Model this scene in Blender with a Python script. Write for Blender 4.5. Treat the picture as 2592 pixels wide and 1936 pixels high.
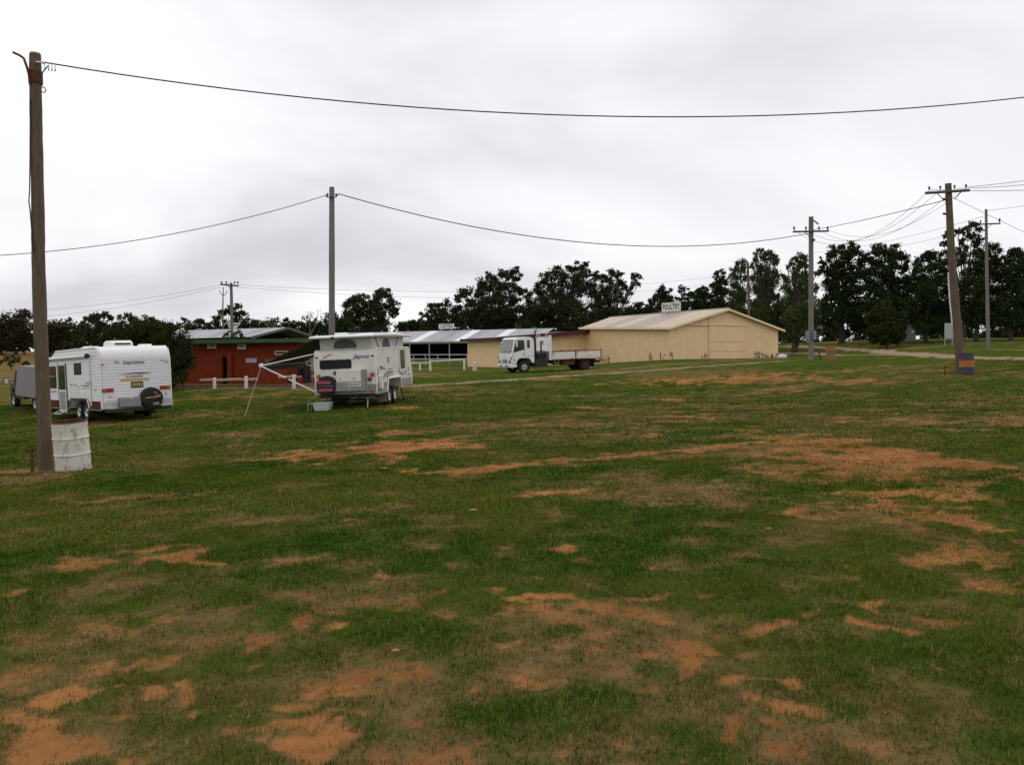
import bpy, bmesh, math, random
import numpy as np
from mathutils import Vector, Matrix, Euler

for o in list(bpy.data.objects): bpy.data.objects.remove(o)
SC = bpy.context.scene
COL = SC.collection
R = math.radians

# ---------------------------------------------------------------- camera
EYE = Vector((0, 0, 1.6))
FPX, CX, CY = 2198.0, 1296.0, 968.0          # focal length and centre for a 2592 x 1936 frame
PITCH, ROLL = math.degrees(math.atan(63 / FPX)), -0.5
cam = bpy.data.cameras.new('camera'); camo = bpy.data.objects.new('camera', cam); COL.objects.link(camo)
cam.sensor_fit = 'HORIZONTAL'; cam.sensor_width = 36.0; cam.lens = 36.0 * FPX / 2592
cam.clip_start = 0.05; cam.clip_end = 3000
CAMR = (Matrix.Rotation(R(90 - PITCH), 3, 'X') @ Matrix.Rotation(R(ROLL), 3, 'Z'))
camo.matrix_world = Matrix.Translation(EYE) @ CAMR.to_4x4()
SC.camera = camo

# ---------------------------------------------------------------- overcast daylight
w = bpy.data.worlds.new('World'); SC.world = w; w.use_nodes = True
nt = w.node_tree; N = nt.nodes; L = nt.links; N.clear()
wo = N.new('ShaderNodeOutputWorld'); bg = N.new('ShaderNodeBackground'); bg.inputs[1].default_value = 0.1
sky = N.new('ShaderNodeTexSky'); sky.sky_type = 'NISHITA'; sky.sun_disc = False
SUN_EL, SUN_AZ = 58.0, 25.0
sky.sun_elevation = R(SUN_EL); sky.sun_rotation = R(SUN_AZ)
tc = N.new('ShaderNodeTexCoord')
sep = N.new('ShaderNodeSeparateXYZ'); L.new(tc.outputs['Generated'], sep.inputs[0])
zz = N.new('ShaderNodeMath'); zz.operation = 'MAXIMUM'; zz.inputs[1].default_value = 0.0; L.new(sep.outputs[2], zz.inputs[0])
za = N.new('ShaderNodeMath'); za.operation = 'ADD'; za.inputs[1].default_value = 0.22; L.new(zz.outputs[0], za.inputs[0])
dx = N.new('ShaderNodeMath'); dx.operation = 'DIVIDE'; L.new(sep.outputs[0], dx.inputs[0]); L.new(za.outputs[0], dx.inputs[1])
dy = N.new('ShaderNodeMath'); dy.operation = 'DIVIDE'; L.new(sep.outputs[1], dy.inputs[0]); L.new(za.outputs[0], dy.inputs[1])
cmb = N.new('ShaderNodeCombineXYZ'); L.new(dx.outputs[0], cmb.inputs[0]); L.new(dy.outputs[0], cmb.inputs[1]); cmb.inputs[2].default_value = 3.7
no = N.new('ShaderNodeTexNoise'); no.inputs['Scale'].default_value = 0.55; no.inputs['Detail'].default_value = 5; no.inputs['Roughness'].default_value = 0.5
no.inputs['Distortion'].default_value = 0.4
L.new(cmb.outputs[0], no.inputs['Vector'])
rp = N.new('ShaderNodeValToRGB'); L.new(no.outputs['Fac'], rp.inputs[0])
rp.color_ramp.interpolation = 'EASE'
rp.color_ramp.elements[0].position = 0.33; rp.color_ramp.elements[0].color = (6.8, 6.65, 7.15, 1)
rp.color_ramp.elements[1].position = 0.60; rp.color_ramp.elements[1].color = (10.4, 10.25, 10.5, 1)
mx = N.new('ShaderNodeMixRGB'); mx.inputs[0].default_value = 0.96
L.new(sky.outputs[0], mx.inputs[1]); L.new(rp.outputs[0], mx.inputs[2])
L.new(mx.outputs[0], bg.inputs[0]); L.new(bg.outputs[0], wo.inputs[0])
sun = bpy.data.lights.new('sun', 'SUN'); sun.energy = 0.75; sun.angle = R(25); sun.color = (1, 0.97, 0.92)
suno = bpy.data.objects.new('sun', sun); COL.objects.link(suno)
suno.rotation_euler = (R(90 - SUN_EL), 0, R(-SUN_AZ) + math.pi)
suno.location = (0, 0, 60)
SC.view_settings.view_transform = 'Standard'; SC.view_settings.look = 'None'
SC.view_settings.exposure = 0.0; SC.view_settings.gamma = 1.0; SC.view_settings.use_curve_mapping = False
SC.render.engine = 'CYCLES'
SC.cycles.max_bounces = 6; SC.cycles.diffuse_bounces = 3; SC.cycles.glossy_bounces = 3; SC.cycles.transparent_max_bounces = 6

# ---------------------------------------------------------------- terrain from surveyed points
def ray(px, py):
    return CAMR @ Vector(((px - CX) / FPX, -(py - CY) / FPX, -1.0))
def at(px, py, Y):
    d = ray(px, py); return EYE + d * (Y / d.y)
def proj(P):
    d = CAMR.transposed() @ (Vector(P) - EYE)
    return CX + FPX * d.x / -d.z, CY - FPX * d.y / -d.z
SURVEY = [(185,1190,15.5),(300,1066,30.5),(85,1047,36.5),(232,1066,31.5),(440,1052,32),(960,1026,30.6),(1040,1010,35),
          (1310,943,59),(1490,936,61.6),(650,976,47),(480,984,44),(1250,912,100),(1090,938,71),(1700,908,72),
          (1965,909,78),(1500,922,80),(2437,943,38),(2102,911,57),(2053,911,56),(2502,886,64),(2131,868,95),(2250,875,86),
          (50,897,120),(500,905,120),(2592,908,46),(2340,897,60),(1800,1010,36),(1800,1400,7.0),(800,1400,7.0),(1296,1180,12.6)]
pts = [tuple(at(*s)) for s in SURVEY] + [(0,0,0),(-4,3,-.05),(4,3,.05),(0,-20,0),(-40,-20,-.8),(40,-20,.8),(-45,60,0.3),(-70,130,3.0),(70,130,3.6),(60,40,1.6),(-45,20,-1.2),(0,140,2.6)]
PX = np.array(pts, float)
def _tps(r2): return np.where(r2 > 1e-9, r2 * np.log(r2 + 1e-12), 0)
_n = len(PX)
_A = np.zeros((_n + 3, _n + 3))
_d2 = ((PX[:, None, :2] - PX[None, :, :2]) ** 2).sum(-1)
_A[:_n, :_n] = _tps(_d2) + np.eye(_n) * 40.0
_A[:_n, _n] = 1; _A[:_n, _n + 1:] = PX[:, :2]; _A[_n, :_n] = 1; _A[_n + 1:, :_n] = PX[:, :2].T
_W = np.linalg.solve(_A, np.concatenate([PX[:, 2], np.zeros(3)]))
def hgt(x, y):
    x = np.clip(np.asarray(x, float), -75, 75); y = np.clip(np.asarray(y, float), -25, 140)
    out = _W[_n] + _W[_n + 1] * x + _W[_n + 2] * y
    for i in range(_n):
        out = out + _W[i] * _tps((x - PX[i, 0]) ** 2 + (y - PX[i, 1]) ** 2)
    return out
def h(x, y): return float(hgt(x, y))
def gp(px, py):
    d = ray(px, py); t = 2.0; prev = t
    while t < 400:
        P = EYE + d * t
        if P.z <= h(P.x, P.y):
            lo, hi = prev, t
            for _ in range(14):
                m = (lo + hi) / 2; Q = EYE + d * m
                if Q.z <= h(Q.x, Q.y): hi = m
                else: lo = m
            return EYE + d * hi
        prev = t; t *= 1.02
    return EYE + d * 120
def gxy(px, Y):                      # point of the ground under image column px at distance Y
    P = at(px, 905, Y)
    for _ in range(3):
        z = h(P.x, Y); q = proj((P.x, Y, z)); P = Vector((P.x + (px - q[0]) * Y / FPX, Y, z))
    return P

# ---------------------------------------------------------------- noise
def _hash(ix, iy, s):
    n = (ix * 374761393 + iy * 668265263 + s * 1442695041) & 0xffffffff
    n = ((n ^ (n >> 13)) * 1274126177) & 0xffffffff
    return ((n ^ (n >> 16)) & 0xffff) / 65535.0
def vnoise(x, y, s):
    ix = np.floor(x).astype(np.int64); iy = np.floor(y).astype(np.int64)
    fx = x - ix; fy = y - iy; fx = fx * fx * (3 - 2 * fx); fy = fy * fy * (3 - 2 * fy)
    a = _hash(ix, iy, s); b = _hash(ix + 1, iy, s); c = _hash(ix, iy + 1, s); d = _hash(ix + 1, iy + 1, s)
    return (a * (1 - fx) + b * fx) * (1 - fy) + (c * (1 - fx) + d * fx) * fy
def fbm(x, y, s, o=4):
    t = 0; a = .5; k = 1.0; tot = 0
    for i in range(o):
        t = t + a * vnoise(x * k + 17.3 * i, y * k - 9.1 * i, s + i); tot += a; a *= .55; k *= 2.03
    return t / tot
def sstep(a, b, x):
    t = np.clip((x - a) / (b - a), 0, 1); return t * t * (3 - 2 * t)

# ---------------------------------------------------------------- mesh helpers
class MB:
    def __init__(s): s.v = []; s.f = []
    def add(s, vs, fs):
        k = len(s.v); s.v += [tuple(v) for v in vs]; s.f += [tuple(i + k for i in f) for f in fs]; return s
    def box(s, c, d, M=None):
        cx, cy, cz = c; a, b, e = d[0] / 2, d[1] / 2, d[2] / 2
        vs = [Vector((x, y, z)) for x in (-a, a) for y in (-b, b) for z in (-e, e)]
        if M is not None: vs = [M @ v for v in vs]
        vs = [(v.x + cx, v.y + cy, v.z + cz) for v in vs]
        return s.add(vs, [(0,1,3,2),(4,6,7,5),(0,4,5,1),(2,3,7,6),(0,2,6,4),(1,5,7,3)])
    def bx(s, x0, x1, y0, y1, z0, z1): return s.box(((x0+x1)/2,(y0+y1)/2,(z0+z1)/2), (abs(x1-x0),abs(y1-y0),abs(z1-z0)))
    def tube(s, P, r, n=8, caps=True):
        P = [Vector(p) for p in P]; m = len(P)
        rs = r if isinstance(r, (list, tuple)) else [r] * m
        up = None; vs = []; fs = []
        for i, p in enumerate(P):
            t = (P[min(i + 1, m - 1)] - P[max(i - 1, 0)]).normalized()
            if up is None:
                up = Vector((0, 0, 1)) if abs(t.z) < .9 else Vector((1, 0, 0))
            a = (up - t * up.dot(t)).normalized(); b = t.cross(a); up = a
            for k in range(n):
                q = 2 * math.pi * k / n; vs.append(p + (a * math.cos(q) + b * math.sin(q)) * rs[i])
        for i in range(m - 1):
            for k in range(n):
                fs.append((i*n+k, i*n+(k+1)%n, (i+1)*n+(k+1)%n, (i+1)*n+k))
        if caps:
            fs.append(tuple(reversed(range(n)))); fs.append(tuple(range((m-1)*n, m*n)))
        return s.add(vs, fs)
    def cyl(s, p0, p1, r0, r1=None, n=16): return s.tube([p0, p1], [r0, r0 if r1 is None else r1], n)
    def prism(s, poly, ax, d0, d1):
        n = len(poly)
        def P(a, b, d): return (d, a, b) if ax == 'x' else ((a, d, b) if ax == 'y' else (a, b, d))
        vs = [P(a, b, d0) for a, b in poly] + [P(a, b, d1) for a, b in poly]
        fs = [tuple(range(n)), tuple(reversed(range(n, 2 * n)))]
        fs += [(i, i + n, (i + 1) % n + n, (i + 1) % n) for i in range(n)]
        return s.add(vs, fs)
    def lathe(s, prof, n=24, c=(0,0,0), ax='z'):
        vs = []; m = len(prof)
        for r, z in prof:
            for k in range(n):
                q = 2 * math.pi * k / n; a, b = r * math.cos(q), r * math.sin(q)
                p = (a, b, z) if ax == 'z' else ((a, z, b) if ax == 'y' else (z, a, b))
                vs.append((p[0]+c[0], p[1]+c[1], p[2]+c[2]))
        fs = [(i*n+k, i*n+(k+1)%n, (i+1)*n+(k+1)%n, (i+1)*n+k) for i in range(m-1) for k in range(n)]
        return s.add(vs, fs)
    def slab(s, q, t):
        """closed plate over 4 corners, thickness t downwards along its normal"""
        q = [Vector(p) for p in q]; nn = (q[1]-q[0]).cross(q[3]-q[0]).normalized()
        if nn.z < 0: nn = -nn
        vs = q + [p - nn * t for p in q]
        return s.add(vs, [(0,1,2,3),(7,6,5,4),(0,4,5,1),(1,5,6,2),(2,6,7,3),(3,7,4,0)])
def rrect(cx, cy, a, b, r, n=4):
    out = []
    for sx, sy, q in ((1,1,0),(-1,1,90),(-1,-1,180),(1,-1,270)):
        for k in range(n + 1):
            t = R(q + 90 * k / n); out.append((cx + sx*(a/2-r) + r*math.cos(t), cy + sy*(b/2-r) + r*math.sin(t)))
    return out
def mesh(name, mb, smooth=False):
    me = bpy.data.meshes.new(name); me.from_pydata(mb.v, [], mb.f); me.update()
    bm = bmesh.new(); bm.from_mesh(me); bmesh.ops.recalc_face_normals(bm, faces=bm.faces); bm.to_mesh(me); bm.free()
    if smooth: me.polygons.foreach_set('use_smooth', [True] * len(me.polygons))
    return me
def part(name, mb, mat, parent=None, smooth=False, bevel=0, label=None, loc=None, rot=None, me=None):
    me = me or mesh(name, mb, smooth)
    if mat is not None and not me.materials: me.materials.append(mat)
    o = bpy.data.objects.new(name, me); COL.objects.link(o)
    if parent is not None: o.parent = parent
    if loc is not None: o.location = loc
    if rot is not None: o.rotation_euler = rot
    if bevel:
        m = o.modifiers.new('bevel', 'BEVEL'); m.width = bevel; m.segments = 2; m.limit_method = 'ANGLE'; m.angle_limit = R(40)
    if smooth and me.polygons:
        try: me.set_sharp_from_angle(angle=R(40))
        except Exception: pass
    if label: o['label'] = label
    return o
def tag(o, label, cat, group=None):
    o['label'] = label; o['category'] = cat
    if group: o['group'] = group
    return o
def struct(o): o['kind'] = 'structure'; return o
def thing(name, label, cat, M=None, group=None):
    o = bpy.data.objects.new(name, None); COL.objects.link(o); o.empty_display_size = .2
    if M is not None: o.matrix_world = M
    return tag(o, label, cat, group)
def frame(P, ux, uy=None, lift=0.0, upright=False):
    """matrix at P whose x axis runs along ux; z along the ground's slope unless upright"""
    x, y = P[0], P[1]
    if upright: n = Vector((0, 0, 1))
    else:
        e = 1.5; n = Vector((h(x-e,y)-h(x+e,y), h(x,y-e)-h(x,y+e), 2*e)).normalized()
    X = Vector((ux[0], ux[1], 0)); X = (X - n * X.dot(n)).normalized(); Y = n.cross(X)
    M = Matrix((X, Y, n)).transposed().to_4x4(); M.translation = Vector(P) + n * lift
    return M
def text(name, s, size, mat, parent, M, shear=0, ext=.002, xs=1.0, bold=0.0):
    c = bpy.data.curves.new(name, 'FONT'); c.body = s; c.size = size; c.shear = shear; c.extrude = ext; c.offset = bold
    c.align_x = 'CENTER'; c.align_y = 'CENTER'; c.resolution_u = 2
    t = bpy.data.objects.new('tmp', c); COL.objects.link(t)
    dg = bpy.context.evaluated_depsgraph_get(); me = bpy.data.meshes.new_from_object(t.evaluated_get(dg))
    bpy.data.objects.remove(t); me.name = name
    me.transform(M @ Matrix.Diagonal((xs, 1, 1, 1)))
    me.materials.clear(); me.materials.append(mat)
    return part(name, None, mat, parent, me=me)
def facing(o, xr, up):               # matrix for lettering: origin o, reading direction xr, letter-up up
    xr = Vector(xr).normalized(); up = Vector(up).normalized(); n = xr.cross(up)
    M = Matrix((xr, up, n)).transposed().to_4x4(); M.translation = Vector(o); return M

# ---------------------------------------------------------------- materials
def mat(name, col, rough=.6, var=.12, scale=6, metal=0, bump=0, bscale=40, dirt=None, dscale=2.5, damt=.5, stretch=(1,1,1), spec=.3):
    m = bpy.data.materials.new(name); m.use_nodes = True; t = m.node_tree; n = t.nodes; l = t.links
    b = n['Principled BSDF']; b.inputs['Roughness'].default_value = rough; b.inputs['Metallic'].default_value = metal
    b.inputs['Specular IOR Level'].default_value = spec
    tc = n.new('ShaderNodeTexCoord'); mp = n.new('ShaderNodeMapping'); l.new(tc.outputs['Object'], mp.inputs[0]); mp.inputs['Scale'].default_value = stretch
    nz = n.new('ShaderNodeTexNoise'); nz.inputs['Scale'].default_value = scale; nz.inputs['Detail'].default_value = 6; nz.inputs['Roughness'].default_value = .65
    l.new(mp.outputs[0], nz.inputs['Vector'])
    cr = n.new('ShaderNodeValToRGB'); l.new(nz.outputs['Fac'], cr.inputs[0])
    cr.color_ramp.elements[0].position = .3; cr.color_ramp.elements[1].position = .7
    cr.color_ramp.elements[0].color = tuple(c * (1 - var) for c in col) + (1,); cr.color_ramp.elements[1].color = tuple(min(1, c * (1 + var)) for c in col) + (1,)
    out = cr.outputs[0]
    if dirt:
        n2 = n.new('ShaderNodeTexNoise'); n2.inputs['Scale'].default_value = dscale; n2.inputs['Detail'].default_value = 8; n2.inputs['Roughness'].default_value = .7
        l.new(mp.outputs[0], n2.inputs['Vector'])
        c2 = n.new('ShaderNodeValToRGB'); c2.color_ramp.elements[0].position = .5; c2.color_ramp.elements[1].position = .68
        c2.color_ramp.elements[1].color = (damt, damt, damt, 1); l.new(n2.outputs['Fac'], c2.inputs[0])
        mixn = n.new('ShaderNodeMixRGB'); l.new(c2.outputs[0], mixn.inputs[0]); l.new(out, mixn.inputs[1]); mixn.inputs[2].default_value = dirt + (1,)
        out = mixn.outputs[0]
    l.new(out, b.inputs['Base Color'])
    if bump:
        n3 = n.new('ShaderNodeTexNoise'); n3.inputs['Scale'].default_value = bscale; n3.inputs['Detail'].default_value = 4; l.new(mp.outputs[0], n3.inputs['Vector'])
        bp = n.new('ShaderNodeBump'); bp.inputs['Strength'].default_value = bump; bp.inputs['Distance'].default_value = .02
        l.new(n3.outputs['Fac'], bp.inputs['Height']); l.new(bp.outputs[0], b.inputs['Normal'])
    return m
def leafmat(name, col, var=.5):
    m = bpy.data.materials.new(name); m.use_nodes = True; t = m.node_tree; n = t.nodes; l = t.links
    b = n['Principled BSDF']; b.inputs['Roughness'].default_value = .8; b.inputs['Specular IOR Level'].default_value = .0
    a = n.new('ShaderNodeAttribute'); a.attribute_name = 'tint'
    mm = n.new('ShaderNodeMixRGB'); mm.blend_type = 'MULTIPLY'; mm.inputs[0].default_value = 1; mm.inputs[1].default_value = col + (1,)
    l.new(a.outputs['Color'], mm.inputs[2]); l.new(mm.outputs[0], b.inputs['Base Color'])
    return m
WHITE = mat('white_paint', (.80,.80,.78), .4, .06, 3, dirt=(.42,.38,.32), dscale=3, damt=.35)
SHEET = mat('caravan_cladding', (.74,.75,.76), .35, .05, 2, dirt=(.45,.43,.38), dscale=2, damt=.3)
CREAM = mat('caravan_fibreglass', (.70,.68,.62), .4, .06, 2, dirt=(.42,.37,.30), dscale=2.2, damt=.4)
GREYP = mat('grey_panel', (.27,.27,.25), .55, .1, 4, dirt=(.2,.17,.13), damt=.4)
SILV = mat('aluminium', (.55,.56,.56), .35, .08, 10, metal=.75)
CHECK = mat('checker_plate', (.30,.28,.26), .45, .3, 45, metal=.5, bump=.5, bscale=60)
BLACK = mat('black_rubber', (.018,.018,.018), .75, .3, 20)
DARKM = mat('dark_chassis', (.03,.028,.026), .7, .3, 12, dirt=(.10,.065,.045), damt=.4)
GLASS = mat('dark_glass', (.02,.022,.024), .08, .1, 3, spec=.5)
WIND = mat('windscreen_glass', (.16,.19,.18), .05, .15, 2)
BROWN = mat('brown_trim', (.105,.022,.010), .7, .2, 5, spec=.1)
RED = mat('red_lens', (.55,.015,.02), .25, .15, 30)
AMBER = mat('amber_lens', (.50,.12,.02), .25, .15, 30)
PINK = mat('marker_lens', (.75,.25,.25), .25, .15, 30)
MESHG = mat('grey_mesh', (.10,.10,.10), .8, .25, 60)
CANVAS = mat('pop_top_canvas', (.52,.51,.50), .85, .1, 8, bump=.3, bscale=6)
AWN = mat('olive_awning', (.10,.086,.052), .85, .25, 4)
INK = mat('dark_decal', (.06,.06,.07), .5, .1, 10)
BLUE = mat('blue_decal', (.07,.08,.22), .5, .1, 10)
ORNG = mat('orange_decal', (.70,.33,.04), .5, .15, 10)
PINKD = mat('pink_print', (.36,.07,.10), .6, .3, 15)
PLATEY = mat('yellow_plate_print', (.50,.42,.05), .5, .2, 30)
RUST = mat('rust', (.10,.032,.014), .85, .45, 9, bump=.4)
RUSTW = mat('rusty_white_paint', (.62,.60,.53), .55, .1, 3, dirt=(.17,.075,.035), dscale=11, damt=.75, stretch=(1,1,.6))
TRAYW = mat('chipped_tray_paint', (.72,.70,.63), .5, .08, 3, dirt=(.22,.11,.06), dscale=4, damt=.45)
POLE = mat('weathered_pole', (.135,.10,.066), .9, .4, 6, bump=.9, bscale=14, dirt=(.07,.055,.04), dscale=3, damt=.7, stretch=(6,6,.5))
POLEG = mat('grey_pole', (.20,.19,.17), .9, .3, 6, bump=.9, bscale=14, dirt=(.10,.09,.075), dscale=3, damt=.7, stretch=(6,6,.5))
ARM = mat('crossarm_timber', (.11,.09,.07), .9, .35, 8, bump=.4)
WIRE = mat('cable', (.03,.028,.028), .7, .1, 4)
PORC = mat('insulator', (.05,.045,.04), .3, .2, 10)
TAN = mat('tan_paint', (.80,.58,.33), .75, .05, 1.2, bump=.15, bscale=30, dirt=(.62,.42,.22), dscale=.8, damt=.3)
TANW = mat('tan_block_paint', (.80,.58,.32), .85, .06, 1.0, bump=.7, bscale=14, dirt=(.62,.42,.22), dscale=1.1, damt=.3)
TRIM = mat('cream_trim', (.82,.66,.40), .6, .06, 2)
RFT = mat('tan_roof_sheet', (.54,.41,.29), .5, .12, 1.5, dirt=(.30,.27,.25), dscale=.7, damt=.8)
RFT2 = mat('grey_tan_roof_sheet', (.36,.30,.25), .5, .14, 1.5, dirt=(.25,.24,.24), dscale=.8, damt=.8)
GALV = mat('galvanised_roof', (.36,.37,.39), .45, .1, 1.4, metal=.25, dirt=(.27,.25,.24), dscale=.6, damt=.6)
GALV2 = mat('weathered_galvanised_roof', (.29,.30,.32), .5, .12, 1.4, metal=.25, dirt=(.22,.20,.19), dscale=.6, damt=.6)
CLEAR = mat('translucent_roof_sheet', (.74,.76,.78), .4, .05, 3)
REDB = mat('red_brick', (.19,.033,.013), .9, .22, 3, spec=.08, bump=.4, bscale=30, dirt=(.10,.02,.011), dscale=1.2, damt=.6)
GRNP = mat('green_fascia', (.030,.085,.025), .6, .2, 3, dirt=(.05,.05,.025), damt=.6)
DKRED = mat('dark_red_fascia', (.075,.018,.014), .6, .2, 3)
DARKI = mat('dark_interior', (.014,.012,.010), .9, .3, 3)  # near-black: shade inside the open sheds is put into the wall colour
LTIM = mat('log_rail', (.33,.26,.16), .9, .3, 7, dirt=(.45,.42,.36), damt=.6, stretch=(1,1,1))
WTIM = mat('white_timber', (.66,.65,.61), .7, .08, 6, dirt=(.35,.32,.27), damt=.5)
PIPE = mat('galvanised_pipe', (.42,.42,.41), .5, .1, 6, metal=.3)
SIGN = mat('white_sign_board', (.70,.70,.66), .6, .06, 5, dirt=(.5,.48,.42), damt=.3)
SIGNT = mat('green_lettering', (.035,.06,.05), .6, .15, 10)
TUB = mat('pale_plastic_tub', (.45,.50,.52), .5, .06, 6)
CLGRN = mat('green_clothesline', (.10,.22,.15), .5, .1, 8)
MAROON = mat('maroon_towel', (.06,.018,.018), .95, .25, 6)
DKTOW = mat('dark_towel', (.015,.014,.014), .95, .25, 6)
BLUEB = mat('blue_drum_paint', (.045,.052,.075), .6, .25, 6, dirt=(.10,.05,.03), dscale=5, damt=.5)
ORB = mat('orange_drum_paint', (.40,.13,.025), .6, .2, 6, dirt=(.2,.07,.03), dscale=5, damt=.5)
GREYC = mat('grey_canopy_fabric', (.21,.195,.205), .75, .12, 3, bump=.2, bscale=8)
CARP = mat('dark_grey_car_paint', (.06,.055,.058), .35, .1, 4)
BARK = mat('bark', (.05,.042,.034), .9, .35, 3, bump=.5, bscale=10, stretch=(3,3,.6))
BARKL = mat('pale_gum_bark', (.22,.19,.16), .85, .35, 2, bump=.3, bscale=8, stretch=(3,3,.6))
DEADW = mat('dead_wood', (.20,.18,.16), .9, .2, 4)
CONC = mat('concrete', (.30,.28,.25), .9, .15, 5, bump=.3)

# ================================================================ GROUND
# bare-earth patches: (image column, row, half width, half height, strength) read off as places on the ground
DIRT = [(2330,1230,330,140,.62),(2260,1150,170,50,1),(1900,960,380,16,.6),(1500,1680,200,60,.4),(200,1700,260,90,.28),(820,1880,260,60,.6),(1950,1890,300,50,.6),(957,1140,250,24,1),(1004,1095,62,10,1),(904,1117,58,7,.8),(1175,1189,150,10,1),(910,1199,80,5,.7),(1022,1031,70,6,1),(930,1030,40,6,.7),
 (1697,1010,40,6,.9),(1766,1057,60,8,1),(1424,1079,32,5,.8),(1478,1033,40,4,.7),(1560,1110,30,4,.6),(1660,1100,60,6,.5),
 (2312,1160,135,50,1.0),(2300,1235,170,30,.75),(2380,1300,160,50,.75),(2480,1180,90,60,.7),(2450,1400,110,40,.7),(2050,1280,130,14,.7),(1960,1300,80,10,.8),(2200,1320,90,14,.7),
 (1785,962,320,12,.75),(2150,965,180,9,.6),(1400,960,100,5,.6),(2440,1000,110,8,.5),(1900,1090,120,7,.6),(2050,1118,130,9,.6),
 (1359,1250,85,10,.7),(1500,1300,60,8,.5),(1396,1392,50,9,1),(1420,1430,110,9,.9),(1370,1500,90,32,.85),(1300,1540,60,25,.8),(1704,1540,105,12,.85),(1590,1530,50,8,.8),
 (1760,1650,85,40,.9),(1740,1685,110,14,1),(1465,1709,72,28,.9),(1430,1600,60,20,.6),(2004,1709,70,14,.9),(1880,1771,50,9,.9),(1892,1885,205,26,1),(1720,1880,60,16,.8),
 (2205,1583,60,12,.9),(2287,1524,65,7,.95),(2330,1690,40,10,.7),(2100,1420,90,9,.6),(2030,1405,50,7,.6),(1850,1395,60,6,.5),(2080,1465,60,6,.6),(1970,1600,60,9,.7),
 (266,1781,56,34,1),(30,1834,45,14,1),(800,1868,175,46,1),(740,1840,110,22,.9),(408,1769,40,18,.8),(470,1820,40,22,.8),(150,1600,170,40,.45),(59,1495,58,7,.9),
 (573,1338,55,22,.55),(413,1394,60,9,.8),(508,1418,52,7,.8),(667,1628,45,14,.7),(945,1710,28,11,.9),(839,1571,45,7,.7),(354,1261,150,5,.65),(1270,1550,36,28,.8),(1181,1740,46,18,.7),
 (540,1560,60,14,.5),(290,1700,60,20,.6),(120,1680,50,14,.6),(700,1690,50,12,.6),(280,1430,70,8,.6),(160,1385,60,6,.6),(1020,1450,40,7,.7),(760,1400,60,6,.5),(900,1530,70,8,.6),(1130,1515,60,8,.7),
 (1090,1400,40,6,.5),(640,1270,70,5,.4),(180,1250,60,5,.5),(1150,1620,30,6,.5),(850,1770,50,9,.6),(560,1880,60,16,.6),(350,1905,80,14,.6),(1230,1910,90,16,.6),(1500,1905,60,12,.6),(2200,1880,80,14,.6),(2420,1560,60,10,.7),(2500,1480,80,10,.6)]
DRY = [(1690,1250,260,60,.8),(2200,1330,300,90,.6),(1450,1650,190,90,.8),(300,1640,300,110,.35),(800,1080,260,30,.25),(1380,1260,160,40,.5),(520,1120,300,25,.35),(1980,1150,300,40,.7),
 (1785,955,420,22,.6),(60,1210,120,14,.9),(2400,1150,250,120,.5),(1180,1740,110,50,.6),(900,1900,260,40,.3),(1700,950,220,14,.5)]
TRACKS = [([(-40,1022),(200,1018),(430,1014),(640,1003),(800,993),(900,1000),(1042,1000),(1190,996)], .45, 'd', .75),
 ([(1296,1184),(1420,1168),(1500,1157),(1600,1148),(1735,1138),(1990,1116),(2200,1112)], .30, 'd', .95),
 ([(1020,978),(1180,968),(1440,950),(1600,941),(1748,929),(1870,921),(1990,914)], 1.0, 'g', .72),
 ([(2640,908),(2520,907),(2430,904),(2330,897),(2220,887),(2120,881),(2050,878),(1985,876)], 1.5, 'g', 1),
 ([(2345,901),(2200,898),(2060,894),(1960,893),(1900,889)], 1.0, 'g', .8),
 ([(2592,886),(2520,884),(2470,884)], .8, 'd', .7),
 ([(430,992),(560,984),(700,982),(800,978)], .6, 'g', .5)]
def _ell(lst):
    out = []
    for px, py, a, b, s in lst:
        if py > 1450 and lst is DIRT: a, b, s = a * .80, b * .80, s * .92
        P = gp(px, py); Q = gp(px + a, py); T = gp(px, py - b); B = gp(px, py + b)
        out.append((P.x, (T.y + B.y) / 2, abs(Q.x - P.x), max(.12, (T.y - B.y) / 2), s))
    return out
DIRT_W, DRY_W = _ell(DIRT), _ell(DRY)
TR_W = [([gp(*p) for p in pl], wd, k, s) for pl, wd, k, s in TRACKS]
POLE1 = gxy(117, 15.9)
def seg_d(x, y, pl):
    d = np.full(np.shape(x), 1e9)
    for a, b in zip(pl[:-1], pl[1:]):
        vx, vy = b.x - a.x, b.y - a.y; t = np.clip(((x - a.x) * vx + (y - a.y) * vy) / (vx * vx + vy * vy + 1e-9), 0, 1)
        d = np.minimum(d, np.hypot(x - a.x - t * vx, y - a.y - t * vy))
    return d
def micro(x, y, d):
    return (fbm(x * 1.1, y * 1.1, 71, 3) - .5) * .05 + (fbm(x * 3.1, y * 3.1, 77, 3) - .5) * .06 * (1 - d) - d * .015
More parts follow.
